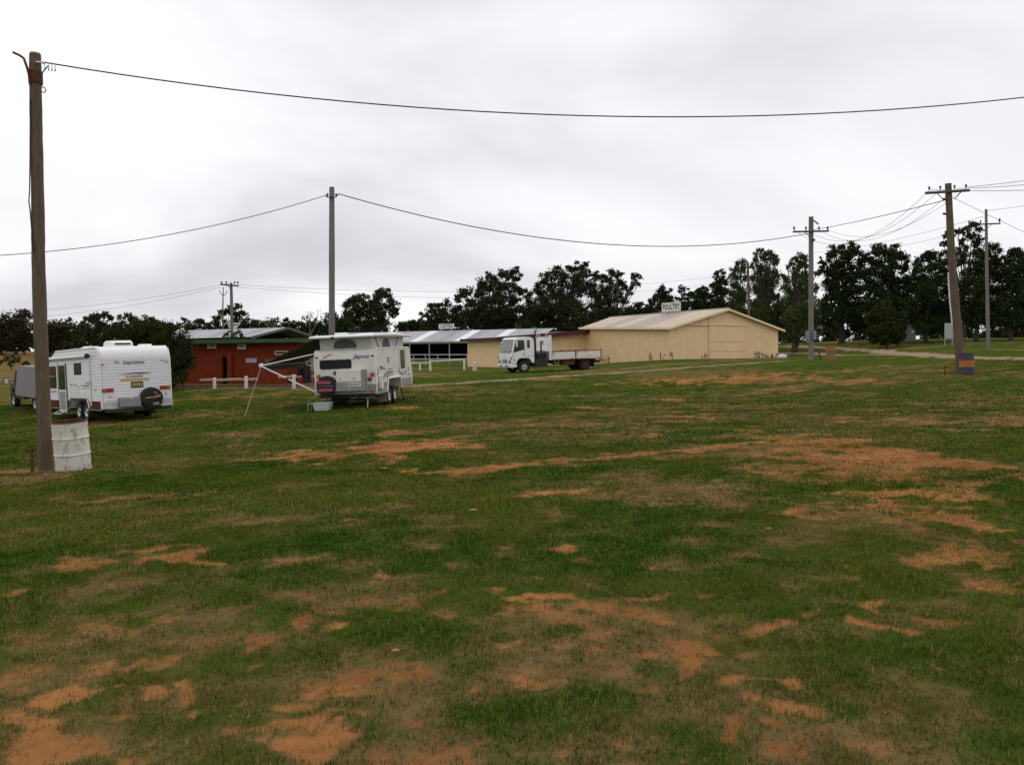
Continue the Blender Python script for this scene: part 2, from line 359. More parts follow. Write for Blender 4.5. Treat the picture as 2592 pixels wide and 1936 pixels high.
def masks(x, y):
    x = np.asarray(x, float); y = np.asarray(y, float)
    n1 = fbm(x * .9, y * .9, 3, 5); n2 = fbm(x * 2.6, y * 2.6, 11, 4); n3 = fbm(x * .16, y * .16, 29, 3); n4 = fbm(x * 9, y * 9, 41, 3)
    wx = x + (fbm(x * 1.7, y * 1.7, 131, 3) - .5) * 1.3; wy = y + (fbm(x * 1.7, y * 1.7, 151, 3) - .5) * 1.0
    edge = (n1 - .5) * 1.5 + (n2 - .5) * 2.0 + (n4 - .5) * 1.5
    near = sstep(70, 25, y)
    dirt = sstep(.60, .76, n1 * .42 + n2 * .4 + n4 * .18 + (n3 - .5) * .4) * .75 * near
    for cx, cy, a, b, s in DIRT_W:
        k = (np.abs(x - cx) < a * 2.2 + 1.5) & (np.abs(y - cy) < b * 2.2 + 1.5)
        if not k.any(): continue
        q = 1 - np.sqrt(((wx - cx) / (a * 1.08 + .05)) ** 2 + ((wy - cy) / (b * 1.08 + .05)) ** 2)
        dirt = np.where(k, np.maximum(dirt, s * sstep(-.08, .70, q + edge * .9)), dirt)
    dry = sstep(.40, .66, n3 * .35 + n2 * .35 + n1 * .3) * .7
    for cx, cy, a, b, s in DRY_W:
        q = 1 - np.sqrt(((wx - cx) / a) ** 2 + ((wy - cy) / b) ** 2)
        dry = np.maximum(dry, s * sstep(-.3, .6, q + edge * .7))
    grav = np.zeros_like(dirt)
    for pl, wd, k, s in TR_W:
        v = s * sstep(1.15, .25, seg_d(wx if k == 'd' else x, wy if k == 'd' else y, pl) / wd + edge * .7)
        if k == 'd': dirt = np.maximum(dirt, v)
        else: grav = np.maximum(grav, v); dry = np.maximum(dry, v * .6)
    q = np.hypot((x - POLE1.x) / 1.3, (y - POLE1.y + .05) / .6)
    dry = np.maximum(dry, sstep(1.25, .5, q + edge * .3) * 1.0)
    dirt = np.maximum(dirt, .55 * sstep(1.0, .3, q + edge * .4))
    pad = sstep(48, 62, y) * sstep(-24, -30, x)          # unmown paddock at the far left
    dry = np.maximum(dry, pad * (.75 + (n1 - .5)))
    return np.clip(dirt, 0, 1), np.clip(dry, 0, 1), np.clip(grav, 0, 1)

rr = [0.0, .6, 1.2]; r_ = 1.8
while r_ < 150: rr.append(r_); r_ *= 1.0115
while r_ < 2500: rr.append(r_); r_ *= 1.12
aa = list(np.radians(np.concatenate([np.arange(-40, 40.01, .22), np.arange(45, 320, 5)])))
nr, na = len(rr), len(aa)
RRg, AAg = np.meshgrid(np.array(rr), np.array(aa), indexing='ij')
GX = RRg * np.sin(AAg); GY = RRg * np.cos(AAg)
gd, gdry, gg = masks(GX, GY)
GZ = hgt(GX, GY) + micro(GX, GY, gd) * sstep(75, 50, RRg)
gv = np.stack([GX, GY, GZ], -1).reshape(-1, 3)
i, j = np.meshgrid(np.arange(nr - 1), np.arange(na), indexing='ij'); j2 = (j + 1) % na
gf = np.stack([i * na + j, i * na + j2, (i + 1) * na + j2, (i + 1) * na + j], -1).reshape(-1, 4)
def npmesh(name, V, F, color=None, cname='tint', dom='FACE', smooth=False):
    me = bpy.data.meshes.new(name); k = F.shape[1]
    me.vertices.add(len(V)); me.vertices.foreach_set('co', np.ascontiguousarray(V, np.float32).ravel())
    me.loops.add(F.size); me.loops.foreach_set('vertex_index', np.ascontiguousarray(F, np.int32).ravel())
    me.polygons.add(len(F)); me.polygons.foreach_set('loop_start', np.arange(0, F.size, k, dtype=np.int32))
    try: me.polygons.foreach_set('loop_total', np.full(len(F), k, np.int32))
    except Exception: pass
    me.update(calc_edges=True)
    if color is not None:
        at_ = me.attributes.new(cname, 'FLOAT_COLOR', dom); at_.data.foreach_set('color', np.ascontiguousarray(color, np.float32).ravel())
    if smooth: me.polygons.foreach_set('use_smooth', np.ones(len(F), bool))
    return me
gme = npmesh('ground', gv, gf, np.stack([gd, gdry, gg, np.ones_like(gd)], -1).reshape(-1, 4), 'mask', 'POINT', True)
gm = bpy.data.materials.new('field'); gm.use_nodes = True; t = gm.node_tree; n = t.nodes; l = t.links; b = n['Principled BSDF']
b.inputs['Roughness'].default_value = .95; b.inputs['Specular IOR Level'].default_value = .0
ga = n.new('ShaderNodeAttribute'); ga.attribute_name = 'mask'; gs = n.new('ShaderNodeSeparateColor'); l.new(ga.outputs['Color'], gs.inputs[0])
tcx = n.new('ShaderNodeTexCoord')
def nz(sc, det=6, ro=.6, dist=0):
    q = n.new('ShaderNodeTexNoise'); q.inputs['Scale'].default_value = sc; q.inputs['Detail'].default_value = det; q.inputs['Roughness'].default_value = ro
    q.inputs['Distortion'].default_value = dist
    l.new(tcx.outputs['Object'], q.inputs['Vector']); return q.outputs['Fac']
def ramp(f, a, ca, b_, cb):
    q = n.new('ShaderNodeValToRGB'); q.color_ramp.elements[0].position = a; q.color_ramp.elements[1].position = b_
    q.color_ramp.elements[0].color = ca + (1,); q.color_ramp.elements[1].color = cb + (1,); l.new(f, q.inputs[0]); return q.outputs[0]
def mixc(f, a, c, op='MIX'):
    q = n.new('ShaderNodeMixRGB'); q.blend_type = op
    if isinstance(f, float): q.inputs[0].default_value = f
    else: l.new(f, q.inputs[0])
    l.new(a, q.inputs[1]); l.new(c, q.inputs[2]); return q.outputs[0]
def mth(op, a, c):
    q = n.new('ShaderNodeMath'); q.operation = op
    for k_, v_ in ((0, a), (1, c)):
        if isinstance(v_, (int, float)): q.inputs[k_].default_value = v_
        else: l.new(v_, q.inputs[k_])
    return q.outputs[0]
green = ramp(nz(.35, 6, .65), .36, (.036,.070,.009), .66, (.072,.096,.014))
green = mixc(.30, green, ramp(nz(60, 4, .8), .35, (.018,.036,.004), .65, (.11,.135,.03)))
green = mixc(.55, green, ramp(nz(5, 6, .7), .3, (.020,.044,.005), .72, (.088,.110,.020)))
dryc = ramp(nz(4, 6, .7), .3, (.105,.074,.024), .7, (.24,.155,.068))
dirtc = ramp(nz(1.1, 7, .7), .3, (.22,.088,.028), .7, (.42,.19,.064))
dirtc = mixc(.22, dirtc, ramp(nz(75, 4, .8), .35, (.10,.042,.02), .65, (.44,.21,.10)))
dirtc = mixc(.35, dirtc, ramp(nz(14, 6, .75), .3, (.17,.068,.023), .7, (.50,.235,.088)))
dirtc = mixc(.45, dirtc, ramp(nz(.8, 5, .65, .5), .38, (.11,.040,.015), .62, (.44,.205,.072)))
grvc = ramp(nz(9, 6, .75), .3, (.21,.14,.095), .7, (.38,.28,.20))
brk = mth('SUBTRACT', nz(7, 6, .75), .5)
def soft(o, k=.9):
    v = mth('ADD', o, mth('MULTIPLY', brk, k)); q = n.new('ShaderNodeMapRange'); q.interpolation_type = 'SMOOTHSTEP'
    q.inputs[1].default_value = .2; q.inputs[2].default_value = .8; l.new(v, q.inputs[0]); return q.outputs[0]
cc = mixc(soft(gs.outputs[1], .8), green, dryc); cc = mixc(soft(gs.outputs[0], 1.1), cc, dirtc); cc = mixc(soft(gs.outputs[2], .6), cc, grvc)
l.new(cc, b.inputs['Base Color'])
bp = n.new('ShaderNodeBump'); bp.inputs['Strength'].default_value = .55; bp.inputs['Distance'].default_value = .04; l.new(nz(30, 8, .85), bp.inputs['Height']); l.new(bp.outputs[0], b.inputs['Normal'])
ground = bpy.data.objects.new('ground', gme); COL.objects.link(ground); gme.materials.append(gm); struct(ground)
ground['label'] = 'patchy green grass field with bare red earth showing through'

# ---------------------------------------------------------------- grass blades (uncountable: one object)
rng = np.random.default_rng(7)
V_, C_ = [], []
for r0, r1, dens, wd, ln in ((2.4,5,2800,.0038,.040),(5,9,1600,.005,.042),(9,16,640,.009,.046),(16,28,190,.017,.052),(28,56,50,.034,.055)):
    amax = R(56 if r1 <= 16 else 42); area = amax * (r1*r1 - r0*r0); m = int(area * dens)
    r = np.sqrt(rng.uniform(r0*r0, r1*r1, m)); a = rng.uniform(-amax, amax, m)
    x = r * np.sin(a); y = r * np.cos(a); d, dr, g = masks(x, y)
    tuft = fbm(x * 4, y * 4, 91, 3)
    keep = rng.random(m) < np.clip(((1 - d) ** 1.4 * (.40 + tuft * 1.2) + .17 * d) * (1 - g * .9) * (1 - .25 * dr) * sstep(56, 38, r), 0.0, 1)
    x, y, d, dr, tuft = x[keep], y[keep], d[keep], dr[keep], tuft[keep]; m = len(x); z = hgt(x, y) + micro(x, y, d)
    nb = 5
    bx_ = np.repeat(x, nb) + rng.normal(0, wd * 3.2, m * nb); by_ = np.repeat(y, nb) + rng.normal(0, wd * 3.2, m * nb); bz = np.repeat(z, nb) - .004
    dd = np.repeat(dr, nb); tf = np.repeat(tuft, nb)
    le = ln * rng.uniform(.45, 1.2, m * nb) * (.55 + tf * .9) * (1 - .3 * dd); th = rng.uniform(0, 2*np.pi, m*nb); tilt = np.abs(rng.normal(.65, .35, m*nb)).clip(0, 1.4)
    tx, ty, tz = le*np.sin(tilt)*np.cos(th), le*np.sin(tilt)*np.sin(th), le*np.cos(tilt)
    ph = th + np.pi/2 + rng.normal(0, .6, m*nb); ww = wd * rng.uniform(.6, 1.3, m*nb) * .5
    P0 = np.stack([bx_ - ww*np.cos(ph), by_ - ww*np.sin(ph), bz], -1); P1 = np.stack([bx_ + ww*np.cos(ph), by_ + ww*np.sin(ph), bz], -1); P2 = np.stack([bx_+tx, by_+ty, bz+tz], -1)
    V_.append(np.stack([P0, P1, P2], 1).reshape(-1, 3))
    isdry = rng.random(m*nb) < (.06 + .60 * dd + .5 * np.repeat(d, nb))
    hue = np.repeat(sstep(.25, .75, fbm(x * .7, y * .7, 57, 3)), nb)
    gcol = np.stack([.024 + .084*hue, .080 + .040*hue, .004 + .009*hue], -1); dcol = np.array([.25,.175,.080]) * rng.uniform(.5, 1.25, (m*nb, 1))
    col = np.where(isdry[:, None], dcol, gcol * rng.uniform(.6, 1.4, (m*nb, 1)))
    C_.append(np.concatenate([col, np.ones((m*nb, 1))], -1))
GVv = np.concatenate(V_); GC = np.concatenate(C_)
GRASSM = leafmat('grass_blades', (1., 1., 1.))
gro = bpy.data.objects.new('grass', npmesh('grass', GVv, np.arange(len(GVv)).reshape(-1, 3), GC)); gro.data.materials.append(GRASSM); COL.objects.link(gro)
gro['kind'] = 'stuff'; gro['label'] = 'short green grass blades growing between the bare red patches'; gro['category'] = 'grass'
print('grass tris', len(GC))

# ================================================================ TREES
def leaves(blobs, Y, size, cover, seed, droop=0., sub=.34, flat=.85, cols=((.030,.044,.016),(.050,.062,.024))):
    """blobs: (column, row, radius) of each leaf clump in picture units -> clumps standing at distance Y"""
    g = np.random.default_rng(seed); P, S = [], []; cl = []
    k = Y / FPX
    for bpx, bpy_, br in blobs:
        r = br * k * 1.1; c = at(bpx, bpy_, Y + g.uniform(-.6, .6) * min(r * 1.5, 5)); cl.append((c, r))
        ns = max(6, int(13 * (br / 26) ** 1.1)); nl = max(10, int(cover * 2.0 * 3.1 * r * r / (size * size * .45) / ns))
        for q in range(ns):
            u = g.normal(size=3); u /= np.linalg.norm(u); s = r * g.uniform(.2, 1.0)
            sc = np.array([c.x + u[0]*s, c.y + u[1]*s, c.z + u[2]*s*flat]); sr = r * sub * 1.35 * g.uniform(.6, 1.25)
            pp = g.normal(size=(nl, 3)); pp = pp * sr * .52 * np.array([1, 1, .8])
            if droop: pp[:, 2] -= np.abs(g.normal(0, droop, nl)) * sr
            P.append(sc + pp); S.append(np.full(nl, g.uniform(.7, 1.3)))
    P = np.concatenate(P); S = np.concatenate(S); m = len(P)
    a = g.normal(size=(m, 3)); a[:, 2] -= droop * 2; a /= np.linalg.norm(a, axis=1, keepdims=True)
    b_ = np.cross(a, g.normal(size=(m, 3))); b_ /= np.linalg.norm(b_, axis=1, keepdims=True)
    L_ = size * g.uniform(.6, 1.3, (m, 1)) * .9; W_ = L_ * (.45 if not droop else .28)
    V = np.stack([P - a*L_, P + b_*W_, P + a*L_, P - b_*W_], 1).reshape(-1, 3)
    c0, c1 = np.array(cols[0]), np.array(cols[1]); tt = g.random((m, 1)) * .6 + .4 * (S[:, None] - .7) / .6
    C = np.concatenate([(c0 * (1-tt) + c1 * tt) , np.ones((m, 1))], -1)
    return V, np.arange(m*4).reshape(-1, 4), C, cl
LEAFM = leafmat('foliage', (1., 1., 1.))
GUM = ((.026,.034,.014),(.060,.062,.030)); PINE = ((.018,.032,.012),(.036,.056,.018)); PEP = ((.038,.058,.020),(.075,.098,.036)); DULL = ((.030,.032,.016),(.055,.048,.026)); SHRUB = ((.022,.036,.012),(.046,.058,.018))
def tree(name, label, basepx, Y, blobs, size=.17, cover=1.5, cols=GUM, seed=0, bark=BARK, droop=0., tr=.25, group=None, fork=.35, sub=.34, cat='tree', flat=.85):
    B = gxy(basepx, Y)
    V, F, C, cl = leaves(blobs, Y, size, cover, seed, droop, sub, flat, cols)
    low = min(c.z - r for c, r in cl); top = max(c.z for c, r in cl)
    T = thing(name, label, cat, Matrix.Translation(B), group)
    fz = B.z + (top - B.z) * fork; mean = sum((c.x for c, r in cl)) / len(cl)
    Fk = Vector((B.x + (mean - B.x) * .35, B.y, fz))
    mb = MB(); g = random.Random(seed)
    bl = lambda v: Vector(v) - B
    mb.tube([bl(B - Vector((0,0,.4))), bl(B * .5 + Fk * .5 + Vector((g.uniform(-.3,.3), 0, 0))), bl(Fk)], [tr, tr * .8, tr * .65], 8)
    for c, r in cl:
        if c.z < fz - .2: continue
        m_ = Fk * .45 + c * .55 + Vector((g.uniform(-.5,.5), g.uniform(-.4,.4), g.uniform(-.2,.5))) * min(1, r * .4)
        mb.tube([bl(Fk), bl(m_), bl(c)], [tr * .36, tr * .2, tr * .07], 5, False)
        for q in range(3):
            e = c + Vector((g.uniform(-1,1), g.uniform(-1,1), g.uniform(-.2,1))) * r * .8
            mb.tube([bl(m_ * .3 + c * .7), bl(e)], [tr * .1, tr * .03], 4, False)
    part('trunk', mb, bark, T, True)
    me = npmesh('crown', V - np.array(B), F, C); me.materials.append(LEAFM)
    part('crown', None, None, T, me=me)
    return T
def Z(off, sc, lst): return [(off[0] + a * sc, off[1] + b_ * sc, r * sc) for a, b_, r in lst]
z8 = ((860, 640), .3617); z5 = ((1600, 600), .226); z6 = ((1980, 420), .339); zl = ((0, 700), .4069)
G1 = 'trees along the left horizon'; G2 = 'tall trees behind the cattle shed'; G3 = 'trees along the road on the right'
far = dict(size=.24, cover=1.2)
tree('gum_tree', 'dark spreading tree at the far left edge behind the wooden pole', 45, 118, Z(*zl, [(170,235,40),(100,270,70),(30,280,60),(150,310,70),(80,350,80),(0,360,80),(190,400,60),(100,430,80),(10,440,70),(-60,330,80),(-80,430,70)]), seed=1, cols=DULL, group=G1, **far)
tree('gum_tree', 'rounded dark tree between the wooden pole and the caravan roof', 160, 112, Z(*zl, [(380,300,60),(340,330,60),(430,330,60),(320,390,70),(400,400,80),(460,420,60),(300,440,60),(380,460,60)]), seed=2, cols=DULL, group=G1, **far)
tree('gum_tree', 'taller gum rising above the front of the white caravan', 240, 125, Z(*zl, [(600,250,50),(560,265,40),(650,240,35),(690,260,28),(540,310,50),(620,310,60),(520,370,60),(600,380,80),(690,330,50),(500,430,50)]), seed=3, cols=GUM, group=G1, **far)
tree('gum_tree', 'ragged gum above the rear of the white caravan', 350, 128, Z(*zl, [(770,260,32),(820,255,32),(880,280,36),(920,260,30),(960,280,28),(740,310,50),(840,320,60),(930,330,50),(1000,330,40)]), seed=4, cols=GUM, group=G1, **far)
tree('gum_tree', 'pair-topped small gum left of the sheep sign', 495, 132, Z(*zl, [(1150,270,24),(1180,300,30),(1235,275,34),(1280,300,30),(1100,310,34),(1220,320,40),(1310,330,34),(1060,330,40)]), seed=5, cols=GUM, group=G1, **far)
tree('gum_tree', 'tall gum behind the sheep sign and crossarm pole', 580, 130, Z(*zl, [(1470,195,30),(1420,215,36),(1500,225,36),(1380,225,30),(1350,265,36),(1450,265,50),(1520,275,36),(1340,310,40),(1420,315,50),(1500,320,50),(1580,300,30)]), seed=6, cols=GUM, group=G1, **far)
tree('gum_tree', 'low feathery gum above the right end of the sheep shed roof', 655, 134, Z(*zl, [(1590,275,30),(1640,290,30),(1680,310,24),(1560,310,36),(1630,320,40),(1720,325,30)]), seed=7, cols=GUM, group=G1, **far)
tree('conifer_tree', 'small pointed conifer right of the sheep shed gable', 725, 130, Z(*zl, [(1780,270,16),(1780,290,24),(1780,315,34),(1840,300,30),(1875,290,24),(1840,325,40),(1900,325,30)]), seed=8, cols=PINE, group=G1, **far)
tree('scrub_tree', 'low dark scrub tree behind the bare pole above the pop-top', 800, 126, [(790,828,16),(815,822,18),(845,805,22),(870,820,26),(835,835,26),(770,838,22),(860,850,30)], seed=9, cols=PINE, group=G1, **far)
for k_, (bp_, lab) in enumerate(((705,'leafless dead tree with thin forked branches'),(783,'leafless dead tree with three upright forks'))):
    B = gxy(bp_, 122); T = thing('dead_tree', lab + ' above the shed', 'tree', Matrix.Translation(B), 'bare dead trees on the horizon'); g = random.Random(40 + k_); mb = MB()
    def grow(p, d, L_, r_, dep):
        e = p + d * L_; mb.tube([p, (p + e) / 2 + Vector((g.uniform(-.1,.1), 0, g.uniform(-.1,.1))) * L_, e], [r_, r_ * .8, r_ * .6], 5, False)
        if dep:
            for q in range(g.choice((2, 2, 3))):
                nd = (d + Vector((g.uniform(-.75,.75), g.uniform(-.5,.5), g.uniform(-.1,.4)))).normalized(); grow(e, nd, L_ * g.uniform(.55, .8), r_ * .55, dep - 1)
    grow(Vector((0,0,-.3)), Vector((.05,0,1)).normalized(), 3.0 if k_ else 2.6, .15, 4)
    part('trunk', mb, DEADW, T)
tree('gum_tree', 'broad gum tree standing alone above the pop-top caravan', 955, 136, Z(*z8, [(300,270,50),(345,300,40),(265,300,45),(250,350,60),(160,330,50),(110,340,55),(60,350,40),(200,390,70),(120,400,70),(50,430,50),(350,360,55),(395,400,30),(320,420,60),(20,490,50),(100,480,70),(200,480,80),(300,470,60),(370,430,35)]), seed=11, cols=GUM, group=G2, size=.23, cover=1.3, tr=.35)
tree('scrub_tree', 'low rounded scrub in the gap left of the cattle sign', 1050, 152, Z(*z8, [(440,510,40),(500,490,40),(540,480,36),(580,510,40),(620,530,40),(420,540,40),(520,540,50)]), seed=12, cols=PINE, group=G2, **far)
tree('gum_tree', 'small wispy-topped gum above the cattle sign', 1130, 134, Z(*z8, [(630,370,34),(690,370,40),(740,350,34),(800,390,45),(840,385,25),(650,420,45),(730,430,60),(660,480,60),(760,490,70),(840,470,60),(610,520,50)]), seed=13, cols=GUM, group=G2, size=.21, cover=1.3)
tree('gum_tree', 'tall leaning gum with its crown swept to the right', 1240, 132, Z(*z8, [(1210,135,50),(1150,150,45),(1245,125,20),(1240,180,40),(1090,180,50),(1040,165,30),(1000,220,50),(1070,240,60),(1160,230,60),(1220,250,50),(1260,270,45),(1290,262,22),(960,280,50),(890,275,45),(850,295,40),(835,330,28),(890,340,45),(960,350,60),(1050,320,70),(1140,330,70),(1210,330,50),(920,420,70),(1010,430,90),(1110,430,90),(1190,420,70),(1250,390,40),(950,490,80),(1060,500,90),(1170,500,90)]), seed=14, cols=GUM, group=G2, size=.21, cover=1.35, tr=.35)
tree('gum_tree', 'tallest domed gum above the truck', 1450, 128, Z(*z8, [(1650,100,40),(1700,105,45),(1610,110,40),(1730,150,36),(1660,165,60),(1590,170,40),(1520,120,40),(1480,145,45),(1430,185,45),(1540,190,45),(1400,230,40),(1480,230,55),(1570,240,50),(1650,240,60),(1370,265,30),(1420,290,50),(1320,300,36),(1500,300,60),(1600,310,70),(1700,260,70),(1340,350,50),(1420,370,80),(1520,390,90),(1640,380,90),(1300,420,60),(1380,450,90),(1500,480,90),(1620,480,90),(1740,470,90),(1300,500,70)]), seed=15, cols=GUM, group=G2, size=.21, cover=1.4, tr=.4)
tree('gum_tree', 'gum with outlying leaf clumps on its right side behind the truck tray', 1560, 130, Z(*z8, [(1790,150,40),(1820,190,40),(1760,210,45),(1900,130,40),(1950,150,36),(1880,175,40),(1960,200,40),(1990,240,36),(1900,230,50),(2060,160,30),(2095,165,26),(2060,205,30),(2090,225,20),(2040,240,25),(2020,285,30),(1950,280,50),(1850,270,60),(1990,340,30),(1930,340,50),(1850,350,70),(1780,300,60),(1800,400,80),(1900,410,70),(1780,480,80),(1880,480,80)]), seed=16, cols=GUM, group=G2, size=.21, cover=1.25, tr=.35, bark=BARKL)
tree('scrub_tree', 'low dark tree just left of the poultry sign', 1625, 142, Z(*z8, [(2110,355,24),(2080,385,40),(2030,400,40),(2130,390,35),(2010,440,50),(2090,430,60),(1970,470,60),(2060,480,70),(2150,440,50)]), seed=17, cols=PINE, group=G2, **far)
tree('gum_tree', 'conical brownish tree behind the poultry sign', 1675, 129, Z(*z5, [(350,580,45),(320,620,60),(390,640,60),(270,680,60),(360,700,80),(440,690,50),(210,730,55),(300,780,90),(420,770,80),(190,800,70),(470,780,50),(430,590,25)]), seed=18, cols=DULL, group=G2, size=.20, cover=1.5)
tree('gum_tree', 'thin gum with reddish clumps right of the poultry sign', 1728, 136, Z(*z5, [(540,570,34),(595,580,38),(550,620,38),(590,640,30),(530,690,34),(570,690,30),(530,740,32),(560,760,30)]), seed=19, cols=DULL, group=G2, size=.20, cover=1.1, bark=BARKL)
tree('conifer_tree', 'dark bushy conifer over the poultry shed ridge', 1775, 98, Z(*z5, [(790,570,40),(760,600,50),(830,600,45),(650,640,40),(690,660,50),(760,670,70),(840,680,60),(620,710,50),(700,740,80),(800,760,80),(580,780,60),(660,810,80),(760,840,80),(870,780,70),(850,860,80)]), seed=20, cols=PINE, group=G3, size=.15, cover=1.7)
tree('conifer_tree', 'spiky-topped conifer beside the pale pepper trees', 1820, 96, Z(*z5, [(1000,375,24),(950,400,26),(1020,410,30),(940,440,40),(1000,460,50),(960,510,50),(1040,520,40),(900,540,40),(970,590,80),(1060,600,60),(900,660,70),(1000,700,90),(960,800,100),(1060,820,90),(1000,920,100)]), seed=21, cols=PINE, group=G3, size=.15, cover=1.6)
tree('pepper_tree', 'smallest weeping pepper tree with wispy pale top', 1870, 93, Z(*z5, [(1230,270,40),(1180,290,40),(1260,310,40),(1150,340,50),(1220,370,55),(1120,410,50),(1190,450,60),(1270,450,50),(1130,520,60),(1220,560,80),(1150,650,90),(1250,680,90),(1180,780,90),(1260,850,90),(1200,900,90)]), seed=22, cols=PEP, group=G3, droop=.7, size=.15, cover=1.9)
tree('pepper_tree', 'tallest weeping pepper tree behind the poultry gable', 1930, 90, Z(*z5, [(1430,150,45),(1380,180,30),(1490,170,50),(1560,180,45),(1610,220,40),(1400,240,45),(1500,250,70),(1590,290,60),(1350,310,45),(1440,340,80),(1540,370,80),(1620,390,45),(1380,440,70),(1480,470,90),(1570,500,70),(1640,440,30),(1400,560,90),(1500,620,110),(1600,640,80),(1420,720,120),(1540,770,120),(1440,900,120),(1560,930,130),(1650,800,90),(1480,1050,120),(1600,1090,120),(1690,1000,100)]), seed=23, cols=PEP, group=G3, droop=.7, size=.15, cover=2.0, tr=.35)
tree('pepper_tree', 'wide weeping pepper tree behind the leftmost roadside pole', 2010, 86, Z(*z5, [(1880,210,45),(1830,240,45),(1930,230,45),(1790,280,40),(1880,300,70),(1950,310,50),(1740,330,35),(1830,370,70),(1930,400,70),(1720,430,45),(1790,460,80),(1890,500,90),(1980,500,60),(1740,560,80),(1850,610,110),(1960,640,90),(1760,720,110),(1890,760,120),(2000,780,80),(1800,880,120),(1930,920,120),(1780,1030,110),(1900,1060,120),(2020,1000,90),(2060,560,50),(2070,400,40)]), seed=24, cols=PEP, group=G3, droop=.7, size=.15, cover=2.0, tr=.35)
tree('pine_tree', 'spreading dark pine with a visible trunk right of the pale pole', 2131, 94, Z(*z6, [(500,600,40),(450,620,40),(540,640,50),(480,680,60),(380,610,26),(400,650,45),(350,670,40),(600,670,40),(590,720,50),(510,750,70),(420,730,60),(330,730,40),(290,710,25),(310,780,40),(380,800,60),(470,830,80),(570,810,60),(340,870,60),(430,920,80),(540,920,80),(360,980,70),(460,1030,90),(570,1040,80),(340,1080,60),(430,1130,80),(530,1160,80),(320,1170,50),(600,1190,50)]), seed=25, cols=PINE, group=G3, size=.15, cover=1.5, tr=.38)
tree('pine_tree', 'double-topped dark pine left of the leaning crossarm pole', 2235, 91, Z(*z6, [(720,610,40),(760,640,50),(690,650,45),(830,620,40),(870,670,45),(800,690,60),(900,700,40),(930,720,25),(650,700,45),(720,730,70),(830,770,70),(910,770,45),(660,800,70),(760,840,80),(860,860,70),(930,850,40),(640,900,80),(740,950,90),(850,960,90),(680,1040,100),(800,1060,100),(920,1000,80),(900,1110,80)]), seed=26, cols=PINE, group=G3, size=.15, cover=1.6)
tree('roadside_bush', 'dense rounded bush where the gravel road turns', 2245, 83, Z(*z6, [(700,1090,60),(780,1060,70),(720,1160,80),(800,1150,80),(870,1130,60),(680,1220,60),(760,1240,70),(840,1230,70),(900,1190,50),(730,1290,40),(820,1290,40),(690,1300,34),(760,1320,34),(860,1300,36),(900,1270,36)]), seed=27, cols=SHRUB, group=G3, size=.13, cover=1.8, cat='bush', tr=.12)
tree('pine_tree', 'dark pine immediately left of the leaning crossarm pole', 2345, 88, Z(*z6, [(1090,650,40),(1060,690,45),(1120,690,45),(1170,660,30),(1010,740,45),(1090,760,70),(1180,760,60),(980,820,50),(1060,850,80),(1160,860,80),(1230,820,50),(1000,930,80),(1100,960,100),(1210,950,80),(980,1050,80),(1080,1080,100),(1190,1080,100),(1010,1180,70),(1110,1190,80),(1220,1180,70)]), seed=28, cols=PINE, group=G3, size=.15, cover=1.6)
tree('gum_tree', 'tall open-crowned gum directly behind the leaning crossarm pole', 2440, 100, Z(*z6, [(1440,440,36),(1390,455,36),(1480,470,30),(1350,490,36),(1420,510,50),(1310,500,30),(1230,520,34),(1250,570,40),(1200,580,26),(1330,560,36),(1480,540,36),(1440,590,45),(1370,620,40),(1290,640,40),(1230,640,45),(1450,660,50),(1350,700,60),(1260,720,60)]), seed=29, cols=GUM, group=G3, size=.17, cover=1.2)
tree('pine_tree', 'dark pine between the two rightmost poles', 2470, 86, Z(*z6, [(1560,590,40),(1600,620,40),(1530,640,45),(1600,680,45),(1480,700,60),(1570,730,70),(1400,760,60),(1480,800,90),(1590,820,80),(1380,860,80),(1470,900,90),(1580,930,90),(1350,960,70),(1440,1010,100),(1560,1040,100),(1380,1100,90),(1480,1120,90),(1590,1130,80)]), seed=30, cols=SHRUB, group=G3, size=.15, cover=1.6)
tree('pine_tree', 'rightmost dark pine at the edge of the view', 2560, 84, Z(*z6, [(1720,640,45),(1780,650,50),(1690,700,50),(1760,730,70),(1840,700,60),(1680,780,70),(1770,830,90),(1870,800,80),(1680,900,90),(1790,940,100),(1890,920,90),(1700,1030,90),(1800,1060,100),(1680,1140,80),(1780,1160,90),(1880,1100,90)]), seed=31, cols=PINE, group=G3, size=.15, cover=1.6)
tree('garden_shrub', 'large dark shrub between the white caravan and the red toilet block', 430, 43.5, [(350,838,26),(390,830,26),(420,840,28),(310,845,24),(280,855,22),(345,870,36),(400,870,38),(440,865,32),(465,880,24),(450,910,34),(410,915,40),(370,910,36),(440,945,30),(400,955,32),(425,970,22),(455,895,28),(472,905,16),(300,880,30),(330,900,30),(395,975,16)], seed=32, cols=SHRUB, size=.075, cover=1.7, cat='shrub', tr=.12, flat=.9)
tree('garden_shrub', 'small light shrub peeping over the green fascia behind the crossarm pole', 590, 62, [(575,845,8),(600,842,9),(612,850,8),(568,853,8),(590,852,10)], seed=33, cols=PEP, size=.09, cover=1.0, cat='shrub', tr=.06, fork=.6)
tree('field_bush', 'small dark bush in the dry paddock left of the wooden pole', 64, 80, [(66,918,6),(60,922,5),(72,923,5)], seed=34, cols=PINE, size=.12, cover=1.7, cat='bush', tr=.05)
tree('field_bush', 'olive green bush in the dry paddock at the left edge', 30, 78, [(15,905,10),(32,902,10),(45,910,9),(5,915,10),(28,918,9)], seed=35, cols=((.07,.075,.018),(.12,.11,.03)), size=.13, cover=1.5, cat='bush', tr=.05)
